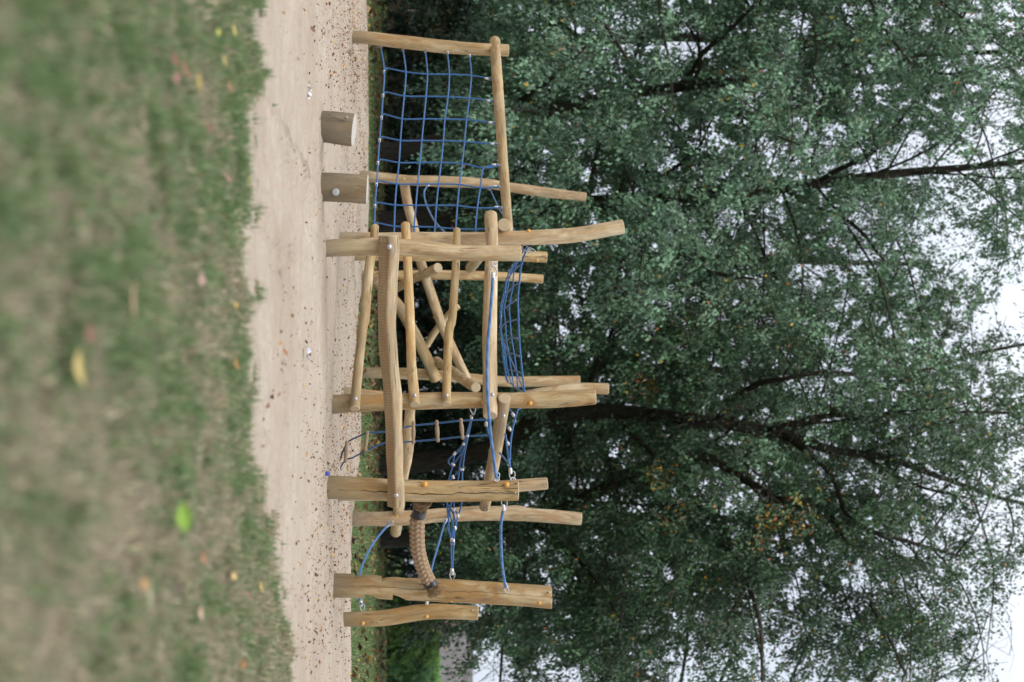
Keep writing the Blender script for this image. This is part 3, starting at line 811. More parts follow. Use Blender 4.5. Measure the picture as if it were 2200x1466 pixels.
beam([(938, 776, 20), (952, 787, 18), (968, 794, 19), (993, 815, 21), (1022, 833, 21)], YJ + .1, YJ - 3.0, WOODO, 'brace')
beam([(916, 743, 15), (937, 710, 15), (965, 675, 14), (984, 657, 14)], YJ + .6, YJ + .4, WOODD, 'brace')
for a in [(804, 501, e0 - .045, 's'), (871, 498.5, e0 - .045, 's'), (983, 505, e0 - .04, 's'), (1058.5, 497, YE - .2, 's'), (763.5, 857, d0 - .045, 's'), (890.5, 849.5, d0 - .045, 's'), (959.5, 850, d0 - .04, 's'), (1058, 848.5, YD - .21, 's'), (1082, 893.5, YD - .12, 's'), (922.5, 782, YJ - .28, 's')]:
    cap(fr, *a, r=.0155)
for a in [(1068.5, 107, YG - .06, 'o'), (868, 384.5, YF_ - .06, 'o'), (901, 580, YJ - 1.15, 'o'), (815, 585.5, YI - .07, 'o'), (1136, 496.5, YE - .04, 'o'), (1139.5, 866.5, YD - .07, 'o'), (1038, 865.5, YD - .07, 'o'), (853, 1109, YM - .07, 'o'), (1154, 560, YH - .05, 'o'), (933, 682, YJ - .6, 'o')]:
    cap(fr, *a)
for a in [(1085, 102, YG - .05), (1257 - 5, 423, YF_ - .05), (1332, 478, YE - .055), (1275, 848, YD - .055), (1297, 838, YK - .045), (1242, 816, YJ - .055), (1171, 1043, YL - .05), (1237, 1111, YM - .06)]:
    nail(fr, *a)

# --- notched post and short bent post standing on their own
YB, YN_ = GY(714), GY(735)
nb = thing('notched_post', tuple(G(714, 1258)), 'thick round post with foothold notches sawn into both sides', 'post')
ctr = [(714, 1258), (760, 1259), (800, 1261), (872, 1266), (988, 1270.5), (1060, 1275), (1139, 1280), (1186, 1284)]
wB = [(714, 51), (760, 51), (830, 50), (872, 48), (988, 50), (1100, 48), (1186, 48)]
def lerp(x, t): return float(np.interp(x, [a for a, b in t], [b for a, b in t]))
pxs = list(np.arange(665, 1187, 3.0)) + [759.6, 760.4, 819.4, 820.2, 783.4, 784.2, 843.4, 844.2]
pxs = sorted(pxs)
C = []; Rr = []
for a in pxs:
    C.append(list(P(a, lerp(a, ctr), YB))); Rr.append(.5 * lerp(a, wB) * YB / F)
C = np.array(C); Rr = np.array(Rr)
left = [(660, 1230), (760, 1232), (760.2, 1241.5), (775, 1239), (800, 1236.5), (819.8, 1237.5), (820, 1246), (832, 1243), (850, 1240), (870, 1241), (880, 1200), (1200, 1200)]
right = [(660, 1285), (783.8, 1285), (784, 1272.5), (800, 1279), (818, 1287), (843.8, 1290), (844, 1274), (858, 1279), (872, 1287), (885, 1320), (1200, 1320)]
mb = MB(); sides = 40; L0 = 0; b0 = 0
rf = logr(321, .022)
for i, a in enumerate(pxs):
    xl = P(a, lerp(a, left), YB).x; xr = P(a, lerp(a, right), YB).x
    for k in range(sides):
        th = 2 * math.pi * k / sides; r = Rr[i] * rf(C[i][2], th, 1)
        x = C[i][0] + math.cos(th) * r; y = YB + math.sin(th) * r
        cut = 0
        if x < xl: x = xl
        if x > xr: x = xr
        mb.v.append(np.array((x, y, C[i][2]))); mb.g.append((x - C[i][0], y - YB, C[i][2]))
for i in range(len(pxs) - 1):
    for k in range(sides):
        k2 = (k + 1) % sides
        mb.f.append((i * sides + k, i * sides + k2, (i + 1) * sides + k2, (i + 1) * sides + k)); mb.m.append(0); mb.sm.append(pxs[i + 1] - pxs[i] > 1.2 and not (756 < pxs[i] < 890))
c = len(mb.v); mb.v.append(C[-1] + np.array((0, 0, .004))); mb.g.append((0, 0, 2))
for k in range(sides):
    mb.f.append(((len(pxs) - 1) * sides + k, (len(pxs) - 1) * sides + (k + 1) % sides, c)); mb.m.append(1); mb.sm.append(False)
mb.build('trunk', [WOODB, WEND], nb)
cap(nb, 1159, 1295, YB - .08, 'o'); cap(nb, 970, 1291, YB - .05, 'o', (.6, -.8, 0)); nail(nb, 1180, 1273, YB - .09)

sp_ = thing('bent_post', tuple(G(735, 1331)), 'short slightly bent round post standing at the far right end', 'post')
q, _ = post_pts([(735, 1331, 31), (780, 1330, 33), (825, 1328, 33.5), (872, 1321, 34.5), (905, 1316, 34), (937, 1314, 33), (980, 1315.5, 31), (1026, 1317.5, 30)])
log_part('trunk', q, [WOODD, WEND], sp_, amp=.02)
cap(sp_, 779.5, 1339.5, YN_ - .07, 'o'); cap(sp_, 917, 1325, YN_ - .07, 'o'); nail(sp_, 1015, 1312, YN_ - .065)

WEND2 = plain('bleached_log_end', (.44, .42, .40), .85, 0, 60, ((.30, .27, .23), 14), .2)
# --- stumps
def stump(pts, label, tilt=0):
    Yp = GY(pts[0][0]); q, _ = post_pts(pts)
    g = G(pts[0][0], pts[0][1]); o = thing('stump', tuple(g), label, 'stump', 'stepping stumps on the sand')
    qq = [(P(a, b, Y), .5 * w * Y / F) for a, b, w, Y in q]
    C, r = catmull(qq, .02)
    mb = MB(); n0 = 34; mb.tube(C, r, n0, True, 0, 1, logr(int(g.x * 100), .025))
    if tilt:       # cut top slopes towards the viewer
        for i, v in enumerate(mb.v):
            if v[2] > C[-1][2] - .03: mb.v[i] = np.array((v[0], v[1], v[2] + (v[1] - Yp) * tilt))
    mb.build('log', [WOODS, WEND2], o)
    return o, Yp
s1, Y1_ = stump([(691, 272, 67), (715, 274, 69), (740, 277.5, 70), (760, 280, 70.5)], 'short round stump with a pale tilted cut top, nearer the top edge', .06)
nail(s1, 745, 252, Y1_ - .11)
s2, Y2_ = stump([(692, 402, 61), (740, 404, 62), (788.5, 407, 63)], 'taller round stump with a round metal disc on its side', 0)
mb = MB(); mb.dome(P(721, 413, Y2_ - .101), (.12, -1, 0), .026, .003); mb.build('metal_disc', plain('dull_metal_disc', (.36, .36, .37), .55, .3, 90), s2)

# ------------------------------------------------------------------ ropes and nets
def rope(parent, pts, Y0, Y1, r=.0075, mat=BLUE, name='strand', step=.05, sag=0):
    b = beam_pts([(p[0], p[1], 1) for p in pts], Y0, Y1)
    C, _ = catmull([(P(a, q, Y), r) for a, q, w, Y in b], step)
    mb = MB(); mb.tube(C, np.full(len(C), r), 8, True); return mb.build(name, mat, parent)
def rope3(parent, P3, r=.0075, mat=BLUE, name='strand', step=.05, knots=(), kr=.012):
    C, _ = catmull([(p, r) for p in P3], step)
    mb = MB(); mb.tube(C, np.full(len(C), r), 8, True)
    for k_ in knots: mb.ellipsoid(Matrix.Translation(k_) @ Matrix.Diagonal((kr, kr, kr, 1)), 0, 8, 5)
    return mb.build(name, mat, parent)
def laid_rope(parent, pts, Y0, Y1, r=.0085, pitch=.045, name='strand'):
    """three strands twisted round one another"""
    b = beam_pts([(p[0], p[1], 1) for p in pts], Y0, Y1)
    C, _ = catmull([(P(a, q, Y), r) for a, q, w, Y in b], .006)
    T, U, V = frames(C); L = np.concatenate([[0], np.cumsum(np.linalg.norm(np.diff(C, axis=0), axis=1))])
    mb = MB()
    for s_ in range(3):
        ph = L * 2 * math.pi / pitch + s_ * 2 * math.pi / 3
        D = C + (U * np.cos(ph)[:, None] + V * np.sin(ph)[:, None]) * r * .52
        mb.tube(D, np.full(len(D), r * .56), 6, True)
    return mb.build(name, BLUE2, parent)

# vertical square net
def z1(x, y): return (640 + x / 4.312, 40 + y / 4.312)
def z2(x, y): return (640 + x / 4.312, 340 + y / 4.312)
def z3(x, y): return (640 + x / 4.312, 640 + y / 4.312)
def z4(x, y): return (640 + x / 4.312, 900 + y / 4.312)
def z5(x, y): return (640 + x / 4.312, 1126 + y / 4.312)
def z6(x, y): return (1000 + x / 5.39, 340 + y / 5.39)
def z7(x, y): return (1000 + x / 5.39, 600 + y / 5.39)
def z8(x, y): return (1000 + x / 5.39, 840 + y / 5.39)
rows = [
 [z1(800, 480), z1(790, 700), z1(775, 905), z1(757, 1115), z1(743, 1325), z2(730, 230), z2(715, 430), z2(710, 620)],
 [z1(1000, 495), z1(985, 718), z1(965, 930), z1(950, 1130), z1(937, 1335), z2(915, 240), z2(900, 435), z2(893, 632)],
 [z1(1200, 515), z1(1187, 722), z1(1167, 930), z1(1148, 1132), z1(1130, 1335), z2(1110, 240), z2(1093, 437), z2(1078, 635)],
 [z1(1403, 518), z1(1390, 725), z1(1362, 932), z1(1347, 1133), z1(1327, 1335), z2(1303, 240), z2(1283, 437), z2(1270, 640)],
 [z1(1607, 527), z1(1588, 738), z1(1562, 938), z1(1543, 1140), z1(1522, 1345), z2(1497, 245), z2(1477, 440), z2(1462, 655)]]
row5 = [None] * 4 + [z1(1725, 1385), z2(1690, 275), z2(1662, 462), z2(1645, 660)]
tops = [z1(1795, 560), z1(1812, 765), z1(1830, 968), z1(1848, 1165), z1(1862, 1360), z2(1870, 265), z2(1885, 460)]
lefts = [z1(768, 255), z1(973, 275), z1(1180, 292), z1(1385, 312), z1(1590, 337)]
rights = [(804.5, 503), (846.5, 503), (889, 503), (933, 503), (977, 503), (1022, 503)]
def Ynet(py): 
    t = (py - 108) / (512 - 108.0); return 1 / (1 / YG + (1 / YE - 1 / YG) * t)
def N3(p, dy=0): return P(p[0], p[1], Ynet(p[1]) + dy)
net = thing('climbing_net', tuple(G(760, 300)), 'upright blue square-mesh rope net between the left corner post and the frame', 'climbing net')
for i, rw in enumerate(rows):
    rope3(net, [N3(lefts[i])] + [N3(p) for p in rw] + [N3(rights[i])], knots=[N3(p, -.004) for p in rw] if i else ())
rope3(net, [N3(tops[4])] + [N3(row5[4])] + [N3(p) for p in row5[5:]] + [N3(rights[5])])
for j in range(8):
    col = [rows[i][j] for i in range(5)]
    b0 = col[0]; bend = (b0[0] + 6, b0[1] - 4.5)
    ps = [b0, bend] + col[1:]
    if row5[j] is not None: ps.append(row5[j])
    ps.append(tops[j] if j < 7 else z2(1735, 655))
    rope3(net, [N3(p, -.008) for p in ps])
for i, p in enumerate(lefts): ferrule(net, p[0], p[1] + 2, Ynet(p[1]), math.pi / 2 + .1, .035, .013)
for j, p in enumerate(rows[0]): ferrule(net, p[0] - .5, p[1] + 3.5, Ynet(p[1]) - .01, math.pi / 2, .032, .013)
for j, p in enumerate(tops): ferrule(net, p[0] - 11, p[1] - 1, Ynet(p[1]), .1, .035, .013); thimble(net, p[0] - 2.5, p[1], Ynet(p[1]), .1, .04)
# loose blue rope lines behind the net
g1 = thing('hanging_rope', tuple(G(765, 450)), 'two slack blue ropes drooping behind the upright net from the far post', 'rope')
rope(g1, [z2(1212, 232), z2(1195, 262), z2(1170, 320), z2(1180, 400), z2(1220, 500), z2(1270, 590), z2(1320, 645), z2(1370, 700), (975, 515)], YF_ - .1, YE + .9, .010)
rope(g1, [z2(1760, 262), z2(1785, 300), z2(1850, 440), z2(1895, 520), z2(2005, 665), (1124, 520)], YF_ - .1, YE + .5, .008)
ferrule(g1, *z2(1203, 250), YF_ - .1, .6, .04, .013); ferrule(g1, *z2(1772, 285), YF_ - .1, 1.0, .035, .012)

# flat hammock net seen edge-on
ham = thing('hammock_net', tuple(G(760, 690)), 'flat sagging blue rope net stretched over the middle of the frame', 'climbing net')
near = [(z6(720, 1015)), z6(690, 1060), z6(640, 1170), z7(617, 60), z7(610, 170), z7(604, 330), z7(605, 470), z7(620, 640), z7(640, 800), z7(662, 1050), z7(685, 1310)]
nb_ = beam_pts([(a, b, 1) for a, b in near], YE + .1, YK - .1)
Cn, _ = catmull([(P(a, b, Y), 1) for a, b, w, Y in nb_], .02)
farA, farB = P(1088, 600, YI - .1), P(1088, 815, YJ - .15)
NX, NY = 8, 6
gridp = [[None] * (NX + 1) for _ in range(NY + 1)]
for i in range(NX + 1):
    a = Vector(Cn[int(i / NX * (len(Cn) - 1))]); b = farA.lerp(farB, i / NX)
    sagx = math.sin(math.pi * i / NX)
    b = b - Vector((0, 0, .07 * sagx))
    for j in range(NY + 1):
        t = j / NY
        p = a.lerp(b, t); p.z -= .075 * math.sin(math.pi * t) * (.4 + .6 * sagx) + R.uniform(-.012, .012)
        p.x += R.uniform(-.03, .03) * sagx
        gridp[j][i] = p
for j in range(NY + 1): rope3(ham, gridp[j], .0085 if j in (0, NY) else .0072, knots=gridp[0][1:] if j == 0 else (), kr=.014)
for i in range(NX + 1): rope3(ham, [gridp[j][i] for j in range(NY + 1)], .0072)
rope3(ham, [gridp[0][NX], gridp[2][NX - 2], gridp[3][NX - 3]], .0072)
def ferr3(parent, p, ax, L=.036, r=.012):
    u = Vector(ax).normalized(); mb = MB(); mb.tube([p - u * L / 2, p - u * L * .4, p + u * L * .4, p + u * L / 2], [r * .85, r, r, r * .85], 10)
    return mb.build('ferrule', ALU, parent)
for i in (3, 5, 6):
    a_, b_ = gridp[0][i], gridp[1][i]; ferr3(ham, a_.lerp(b_, .10), b_ - a_)
for (j, i) in ((6, 1), (6, 3), (6, 5), (6, 6), (5, 4), (5, 0), (4, 0), (3, 0), (6, 0)):
    p = gridp[j][i]; q = gridp[j - 1][i]; ferr3(ham, p.lerp(q, .12), p - q, .045, .013)
thimble(ham, *z6(700, 1045), YE + .06, .5, .07); thimble(ham, *z6(765, 1070), YE + .3, .2, .07)
# triangular net on the right of the frame
tn_ = thing('triangular_net', tuple(G(735, 960)), 'small triangular blue rope net hung between the frame and the cracked post', 'climbing net')
YR0, YR1 = YD + .35, YC + .35
def rr_(pts, Y0=YR0, Y1=YR1, r=.0075): return rope(tn_, pts, Y0, Y1, r)
_o = rr_([z7(800, 1440), z8(610, 215), z8(580, 300), z8(540, 470), z8(520, 635), z8(513, 850), z8(518, 915)])
rr_([z8(440, 90), z8(510, 215), z8(578, 296)], YR0, YR0); rr_([z8(330, 250), z8(475, 395), z8(540, 470)], YR0, YR0)
rr_([z8(320, 330), z8(455, 540), z8(520, 635)], YR0 + .6, YR0); rr_([z8(300, 600), z8(415, 740), z8(505, 850)], YR0 + .6, YR1)
rr_([z8(300, 200), z8(450, 470), z8(480, 660), z8(505, 850)], YR0 + .3, YR1)
rr_([z8(240, 320), z8(242, 390), z8(262, 480), z8(290, 560)], YR0 + .3, YR0 + .3)
for (x, y, a) in ((552, 278, .9), (512, 443, .85), (492, 608, .75), (503, 845, 1.5), (240, 385, 1.6)): ferrule(tn_, *z8(x, y), YR0 - .01, a, .036, .013)
ferrule(tn_, *z8(521, 928), YR1, 1.5, .045, .015); thimble(tn_, *z8(540, 985), YR1, 1.57, .075); shackle(tn_, *z8(548, 1030), YC + .02)
# twisted climbing strands from the frame, behind the cracked post, to the notched post
tw = thing('twisted_net', tuple(G(720, 1100)), 'narrow twisted bundle of blue ropes running behind the cracked post to the notched post', 'climbing net')
YW0, YW1 = YD + .25, YB
def Yw(py): t = (py - 878) / (1245 - 878.0); return YW0 + .9 * math.sin(math.pi * max(0, min(1, t))) + (YW1 - YW0) * t
def rw(pts, r=.0072): return rope3(tw, [P(a, b, Yw(b)) for a, b in pts], r)
A0 = z4(1605, 5)
rw([z3(1625, 1060), z3(1610, 1110), z4(1600, 20), z4(1535, 225), z4(1460, 318), z4(1395, 380), z4(1395, 410), z4(1425, 440), z4(1440, 420)])
rw([z4(1600, 20), z4(1570, 150), z4(1525, 300), z4(1440, 425), z4(1415, 500), z4(1395, 575), z4(1380, 680), z4(1382, 820), z4(1400, 960), z4(1385, 1010), z4(1420, 1110), z4(1425, 1150)])
rw([z4(1600, 20), z4(1575, 140), z4(1520, 340), z4(1500, 430), z4(1480, 590), z4(1450, 700), z4(1415, 800), z4(1405, 880), z4(1440, 1000), z4(1425, 1120)])
rw([z4(1610, 0), z4(1580, 150), z4(1545, 310), z4(1525, 470), z4(1522, 580), z4(1525, 700), z4(1510, 820), z4(1485, 900), z4(1455, 1010), z4(1445, 1130), z4(1430, 1400)])
rw([z4(1450, 330), z4(1435, 430)]); rw([z4(1525, 470), z4(1430, 540), z4(1400, 580)])
rw([z4(1455, 330), z4(1500, 300), z4(1530, 230)]); rw([z4(1455, 840), z4(1485, 900)]); rw([z4(1445, 780), z4(1445, 850), z4(1435, 1000), z4(1420, 1140), z4(1425, 1400)])
rw([z4(1380, 790), z4(1440, 880), z4(1470, 1010)]); rw([z4(1410, 790), z4(1395, 900), z4(1400, 1020), z4(1425, 1110)])
for (x, y, a) in ((1608, -15, 1.5), (1537, 228, 2.0), (1453, 322, 2.2), (1438, 422, .8), (1438, 540, 1.2), (1447, 845, 1.55), (1483, 898, 1.4), (1457, 1012, 1.4), (1572, 150, 1.7), (1520, 470, .2)):
    p = z4(x, y); ferrule(tw, p[0], p[1], Yw(p[1]) - .01, a, .032, .012)
for (x, y) in ((1423, 1135), (1440, 1142)): p = z4(x, y); ferrule(tw, p[0], p[1], Yw(p[1]), 1.57, .05, .013)
p = z4(1427, 1418); ferrule(tw, p[0], p[1], Yw(p[1]), 1.57, .05, .017); thimble(tw, *z4(1430, 1460), YB, 1.57, .07)
thimble(tw, *z3(1622, 1045), YW0, 1.4, .07)

# hand rope over the balance beam
hr = thing('hand_rope', tuple(G(700, 800)), 'thick laid blue hand rope sagging from post to post over the balance beam', 'rope', 'thick laid hand ropes')
laid_rope(hr, [(1059, 597), (1056, 640), (1053, 680), (1048.5, 730), (1046.3, 780), (1046.3, 820), (1048, 862), (1050.5, 893), (1055, 941), (1060, 978), (1064, 1012), (1067, 1028)], YA - .06, YC - .08, .0115, .058)
thimble(hr, 1060.5, 582, YA - .02, -1.57, .085); ferrule(hr, 1059.5, 594, YA - .05, 1.57, .055, .015); shackle(hr, 1062, 567, YA - .02)
ferrule(hr, 1062, 1003, YC - .07, 1.50, .06, .016); shackle(hr, 1067, 1030, YC - .04); thimble(hr, 1068.5, 1024, YC - .07, 1.4, .06)
hr2 = thing('hand_rope', tuple(G(705, 1170)), 'thick laid blue hand rope between the cracked post and the notched post', 'rope', 'thick laid hand ropes')
laid_rope(hr2, [(1083, 1090), (1079, 1106), (1076, 1130), (1076, 1160), (1077, 1190), (1079.5, 1222), (1084, 1250), (1087, 1262)], YC + .02, YB - .12, .0115, .058)
thimble(hr2, 1084, 1083, YC, 1.3, .07); ferrule(hr2, 1082, 1091, YC, 1.4, .045, .015); ferrule(hr2, 1086, 1258, YB - .11, 1.3, .045, .015); thimble(hr2, 1088, 1267, YB - .11, 1.4, .06)
r3 = thing('slack_rope', tuple(G(745, 1220)), 'slack blue rope curving low from the wavy post to the bent post', 'rope')
rope(r3, [(836, 1126), (830, 1132), (815, 1150), (802, 1167), (792, 1184), (784, 1201), (777, 1218), (773, 1236), (771, 1262), (772, 1286), (776, 1298)], YM - .12, YN_ - .02, .0115)
thimble(r3, 838, 1124, YM - .12, 2.5, .075); ferrule(r3, 832, 1130, YM - .12, 2.4, .05, .016); ferrule(r3, 775.5, 1297, YN_, 1.5, .05, .015); thimble(r3, 778.5, 1307, YN_, 1.5, .07)
r4 = thing('slanting_rope', tuple(G(745, 1205)), 'straight slanting blue rope from the wavy post passing behind the notched post', 'rope')
rope(r4, [(960, 1116), (955.5, 1123), (942, 1170), (927.6, 1222), (917, 1296)], YM - .08, YN_ - .05, .0105)
ferrule(r4, 957, 1120, YM - .1, 2.0, .05, .015); ferrule(r4, 918, 1293, YN_ - .06, 1.8, .05, .016)

# rope ladder
ld = thing('rope_ladder', tuple(G(730, 985)), 'blue rope ladder with turned wooden rungs hanging down to the sand', 'rope ladder')
YLd0, YLd1 = YL + .1, GY(730)
Lf = [(1046, 903), z3(1730, 1130), z3(1515, 1140), z3(1290, 1163), z3(1070, 1185), z3(960, 1208), (828, 928), z3(640, 1250)]
Rf = [(1046, 936), z3(1725, 1275), z3(1530, 1287), z3(1300, 1312), z3(1080, 1330), z3(970, 1338), (826, 952), z3(630, 1415)]
rope(ld, Lf, YLd0, YLd1 - .02, .0075); rope(ld, Rf, YLd0, YLd1 - .02, .0075)
rope(ld, [z3(640, 1250), z3(455, 1340), z4(415, 310), z4(402, 345), z4(395, 380)], YLd1 - .02, YLd1 - .05, .0075, BLACKROPE)
rope(ld, [z3(630, 1415), z3(500, 1466 + 20), z4(450, 375), z4(415, 415), z4(385, 475)], YLd1 - .02, YLd1 - .08, .0075, BLACKROPE)
def rung(a, b, Ya, Yb):
    A, B = P(*a, Ya), P(*b, Yb); C = [A.lerp(B, t) for t in (0, .04, .12, .2, .35, .5, .65, .8, .88, .96, 1)]
    rr = [.010, .0165, .0175, .013, .0175, .0185, .0175, .013, .0175, .0165, .010]
    mb = MB(); mb.tube([list(c) for c in C], rr, 12); return mb.build('rung', RUNG, ld)
for (a, b, Y) in ((z3(1508, 1118), z3(1527, 1312), YLd0 + .05), (z3(1285, 1135), z3(1297, 1337), YLd0 + .10), (z3(1070, 1145), z3(1068, 1355), YLd0 + .15), (z3(645, 1233), z3(622, 1422), YLd1 - .03), (z4(455, 205), z4(440, 408), YLd1 - .04), ((836, 920), (834, 965), YLd0 + .25)):
    rung(a, b, Y, Y - .03)

# plaited fat rope
pr = thing('plaited_rope', tuple(G(708, 1170)), 'fat plaited hemp rope with black taped frayed ends curving between two posts', 'rope')
path = [(898, 1105), (896, 1125), (896, 1150), (897, 1175), (901, 1196), (907, 1216), (914, 1234), (921, 1248)]
pb = beam_pts([(a, b, 35) for a, b in path], YC + .16, YB - .17)
C, rad = catmull([(P(a, b, Y), .058) for a, b, w, Y in pb], .004)
L = np.concatenate([[0], np.cumsum(np.linalg.norm(np.diff(C, axis=0), axis=1))])
T, U, V = frames(C)
mb = MB(); mb.tube(C[::6], np.full(len(C[::6]), .040), 12)
pitch = .052; ncol = 8; nrow = int(L[-1] / pitch)
for c_ in range(ncol):
    th = 2 * math.pi * c_ / ncol
    for r_ in range(-1, nrow + 1):
        s_ = (r_ + .5 + (.5 if c_ % 2 else 0)) * pitch
        if s_ < .006 or s_ > L[-1] - .004: continue
        i = min(len(C) - 1, int(np.searchsorted(L, s_)))
        n_ = U[i] * math.cos(th) + V[i] * math.sin(th); t_ = T[i]; b_ = np.cross(n_, t_)
        tilt = .50 if c_ % 2 else -.50
        d1 = t_ * math.cos(tilt) + b_ * math.sin(tilt); d2 = np.cross(n_, d1)
        o_ = C[i] + n_ * .036
        sc = (.031, .0215, .0245)
        M = Matrix(((d1[0] * sc[0], d2[0] * sc[1], n_[0] * sc[2], o_[0]), (d1[1] * sc[0], d2[1] * sc[1], n_[1] * sc[2], o_[1]), (d1[2] * sc[0], d2[2] * sc[1], n_[2] * sc[2], o_[2]), (0, 0, 0, 1)))
        mb.ellipsoid(M, 0, 12, 8)
mb.build('plait', HEMP, pr)
def taper(C, R0, name, mat, n=16, nz=.04, seed=1):
    mb = MB(); rr = random.Random(seed); ph = rr.uniform(0, 6)
    mb.tube(C, R0, n, True, 0, None, lambda L, th, T_: 1 + nz * math.sin(3 * th + ph + L * 60) + nz * .6 * math.sin(5 * th + L * 140)); return mb.build(name, mat, pr)
def cv(pts, Y0, Y1, w, step=.008):
    b = beam_pts([(a, c, ww) for (a, c), ww in zip(pts, w)], Y0, Y1)
    return catmull([(P(a, c, Y), .5 * ww * Y / F) for a, c, ww, Y in b], step)
Ca, Ra = cv([(902, 1096), (900, 1102), (899, 1110)], YC + .14, YC + .16, [31, 30, 33]); taper(Ca, Ra, 'tape_wrap', TAPE, seed=2)
Cb, Rb = cv([(919, 1245), (925, 1254), (930, 1262)], YB - .17, YB - .18, [33, 29, 28]); taper(Cb, Rb, 'tape_wrap', TAPE, seed=3)
def fray(C0, C1, R0, R1, nb, seed, ln=.05, core=.8):
    rr = random.Random(seed); mb = MB()
    ax = (C1 - C0).normalized(); Lx = (C1 - C0).length
    u = ax.cross(Vector((0, 1, 0))).normalized(); v = ax.cross(u)
    mb.tube([list(C0), list(C0.lerp(C1, .5)), list(C1)], [R0 * .70, R1 * .62, R1 * .55], 14, True, 0, None, lambda L, th, T_: 1 + .08 * math.sin(5 * th + L * 90))
    for _ in range(nb):
        a = rr.uniform(0, 6.283); q = math.sqrt(rr.random()); t = rr.uniform(0, 1)
        rad = (R0 + (R1 - R0) * t) * (.7 + .3 * q); d = u * math.cos(a) + v * math.sin(a)
        if rr.random() < .5: base = C0.lerp(C1, t) + d * rad * .85; tip = base + (ax * .7 + d * rr.uniform(.2, .8)).normalized() * ln * rr.uniform(.3, 1)
        else: base = C1 + d * R1 * q; tip = base + (ax + d * rr.uniform(-.2, .7)).normalized() * ln * rr.uniform(.2, .8)
        mb.tube([list(base), list(base.lerp(tip, .5) + Vector((rr.uniform(-1, 1), rr.uniform(-1, 1), rr.uniform(-1, 1))) * .004), list(tip)], [.0030, .0026, .0012], 4, False)
    return mb.build('frayed_end', FIBRE, pr)
fray(P(902, 1097, YC + .14), P(906, 1080, YC + .11), .050, .070, 1100, 4, .032)
fray(P(929, 1261, YB - .18), P(934, 1272, YB - .20), .045, .052, 600, 5, .045)

# small blue cap on the ground by the cracked post
mb = MB(); mb.dome(G(700, 1018) + Vector((0, 0, .02)), (0, -.3, 1), .016, .012)
tag(mb.build('bottle_cap', BLUECAP, None, tuple(G(700, 1018))), 'small blue bottle cap on the sand beside the cracked post', 'bottle cap')

# ------------------------------------------------------------------ trees
class Leaves:
    def __init__(s): s.pos = []; s.dir = []; s.up = []; s.size = []; s.col = []
    def add(s, pos, d, up, size, col): s.pos.append(pos); s.dir.append(d); s.up.append(up); s.size.append(size); s.col.append(np.tile(np.concatenate([col[0], col[1], [col[2]]]), (len(pos), 1)))
    def build(s, name, parent, ratio=.58, fold=.25):
        p = np.concatenate(s.pos); d = np.concatenate(s.dir); u = np.concatenate(s.up); z = np.concatenate(s.size)[:, None]; cc = np.concatenate(s.col); c = leaf_cols(p, np.random.default_rng(len(p)), cc[:, :3], cc[:, 3:6], cc[:, 6])
        if parent.get('category') == 'tree':
            m_ = keep_mask(p, np.random.default_rng(len(p) + 1)); p, d, u, z, c = p[m_], d[m_], u[m_], z[m_], c[m_]
        d /= np.linalg.norm(d, axis=1)[:, None] + 1e-9
        sd_ = np.cross(d, u); sd_ /= np.linalg.norm(sd_, axis=1)[:, None] + 1e-9
        nn = np.cross(sd_, d)
        w = z * ratio * .5
        v = np.stack([p, p + d * z * .42 + sd_ * w + nn * z * fold * .3, p + d * z, p + d * z * .42 - sd_ * w + nn * z * fold * .3], 1).reshape(-1, 3)
        k = np.arange(len(p)) * 4
        return fast_mesh(name, v, np.stack([k, k + 1, k + 2, k + 3], 1), LEAF, c, parent, parent_origin(parent))
# openings in the canopy: crown gaps (keep share of leaves) and the clear space around the big limbs
GAPS = [(1485, 95, 62, .12), (2125, 695, 40, .05), (1745, 600, 48, .25), (1440, 345, 30, .2), (1950, 330, 50, .35), (2150, 240, 60, .25), (1725, 55, 38, .15), (1660, 320, 40, .4), (1610, 215, 36, .35), (1560, 470, 34, .4),
        (2185, 1410, 120, .05), (1510, 1045, 16, .7), (1960, 1170, 36, .15), (1640, 890, 24, .4), (1850, 480, 50, .45), (2060, 520, 45, .35), (1400, 700, 24, .4), (1230, 560, 18, .4), (1290, 420, 20, .3), (1700, 1270, 22, .4), (1440, 1230, 24, .3),
        (1065, 1435, 52, .03), (1035, 1465, 45, .03), (1230, 1455, 30, .25), (2120, 120, 30, .4), (1330, 145, 22, .4), (1120, 235, 12, .3)]
CLEAR = [([(1200, 885), (1330, 886), (1420, 895), (1520, 905), (1640, 925), (1700, 938), (1780, 966), (1900, 984), (2050, 1036)], 30.4, 20, .30),
         ([(1545, 884), (1575, 862), (1625, 826), (1680, 815), (1760, 800)], 28.6, 15, .22), ([(1650, 925), (1720, 905), (1815, 892)], 29.6, 12, .3),
         ([(1690, 940), (1740, 975), (1790, 1028), (1815, 1100)], 29.0, 13, .3), ([(1310, 890), (1360, 935), (1400, 975)], 29, 12, .35),
         ([(1440, 1015), (1500, 1085), (1550, 1140), (1585, 1205), (1615, 1275), (1634, 1345), (1638, 1466)], 27.2, 13, .25), ([(1514, 982), (1600, 1030), (1659, 1068)], 30.5, 15, .3),
         ([(1740, 1075), (1785, 1110), (1820, 1170)], 28.5, 9, .35), ([(1760, 392), (1800, 368), (1900, 372), (2050, 363), (2200, 345)], 29.8, 14, .25),
         ([(1462, 188), (1490, 150), (1510, 113), (1560, 72), (1600, 30)], 27.5, 12, .2), ([(1400, 195), (1461, 188), (1600, 172)], 29, 14, .35), ([(1490, 182), (1505, 140)], 28.6, 9, .3),
         ([(1870, 1300), (1910, 1370), (1945, 1450)], 28.6, 9, .3)]
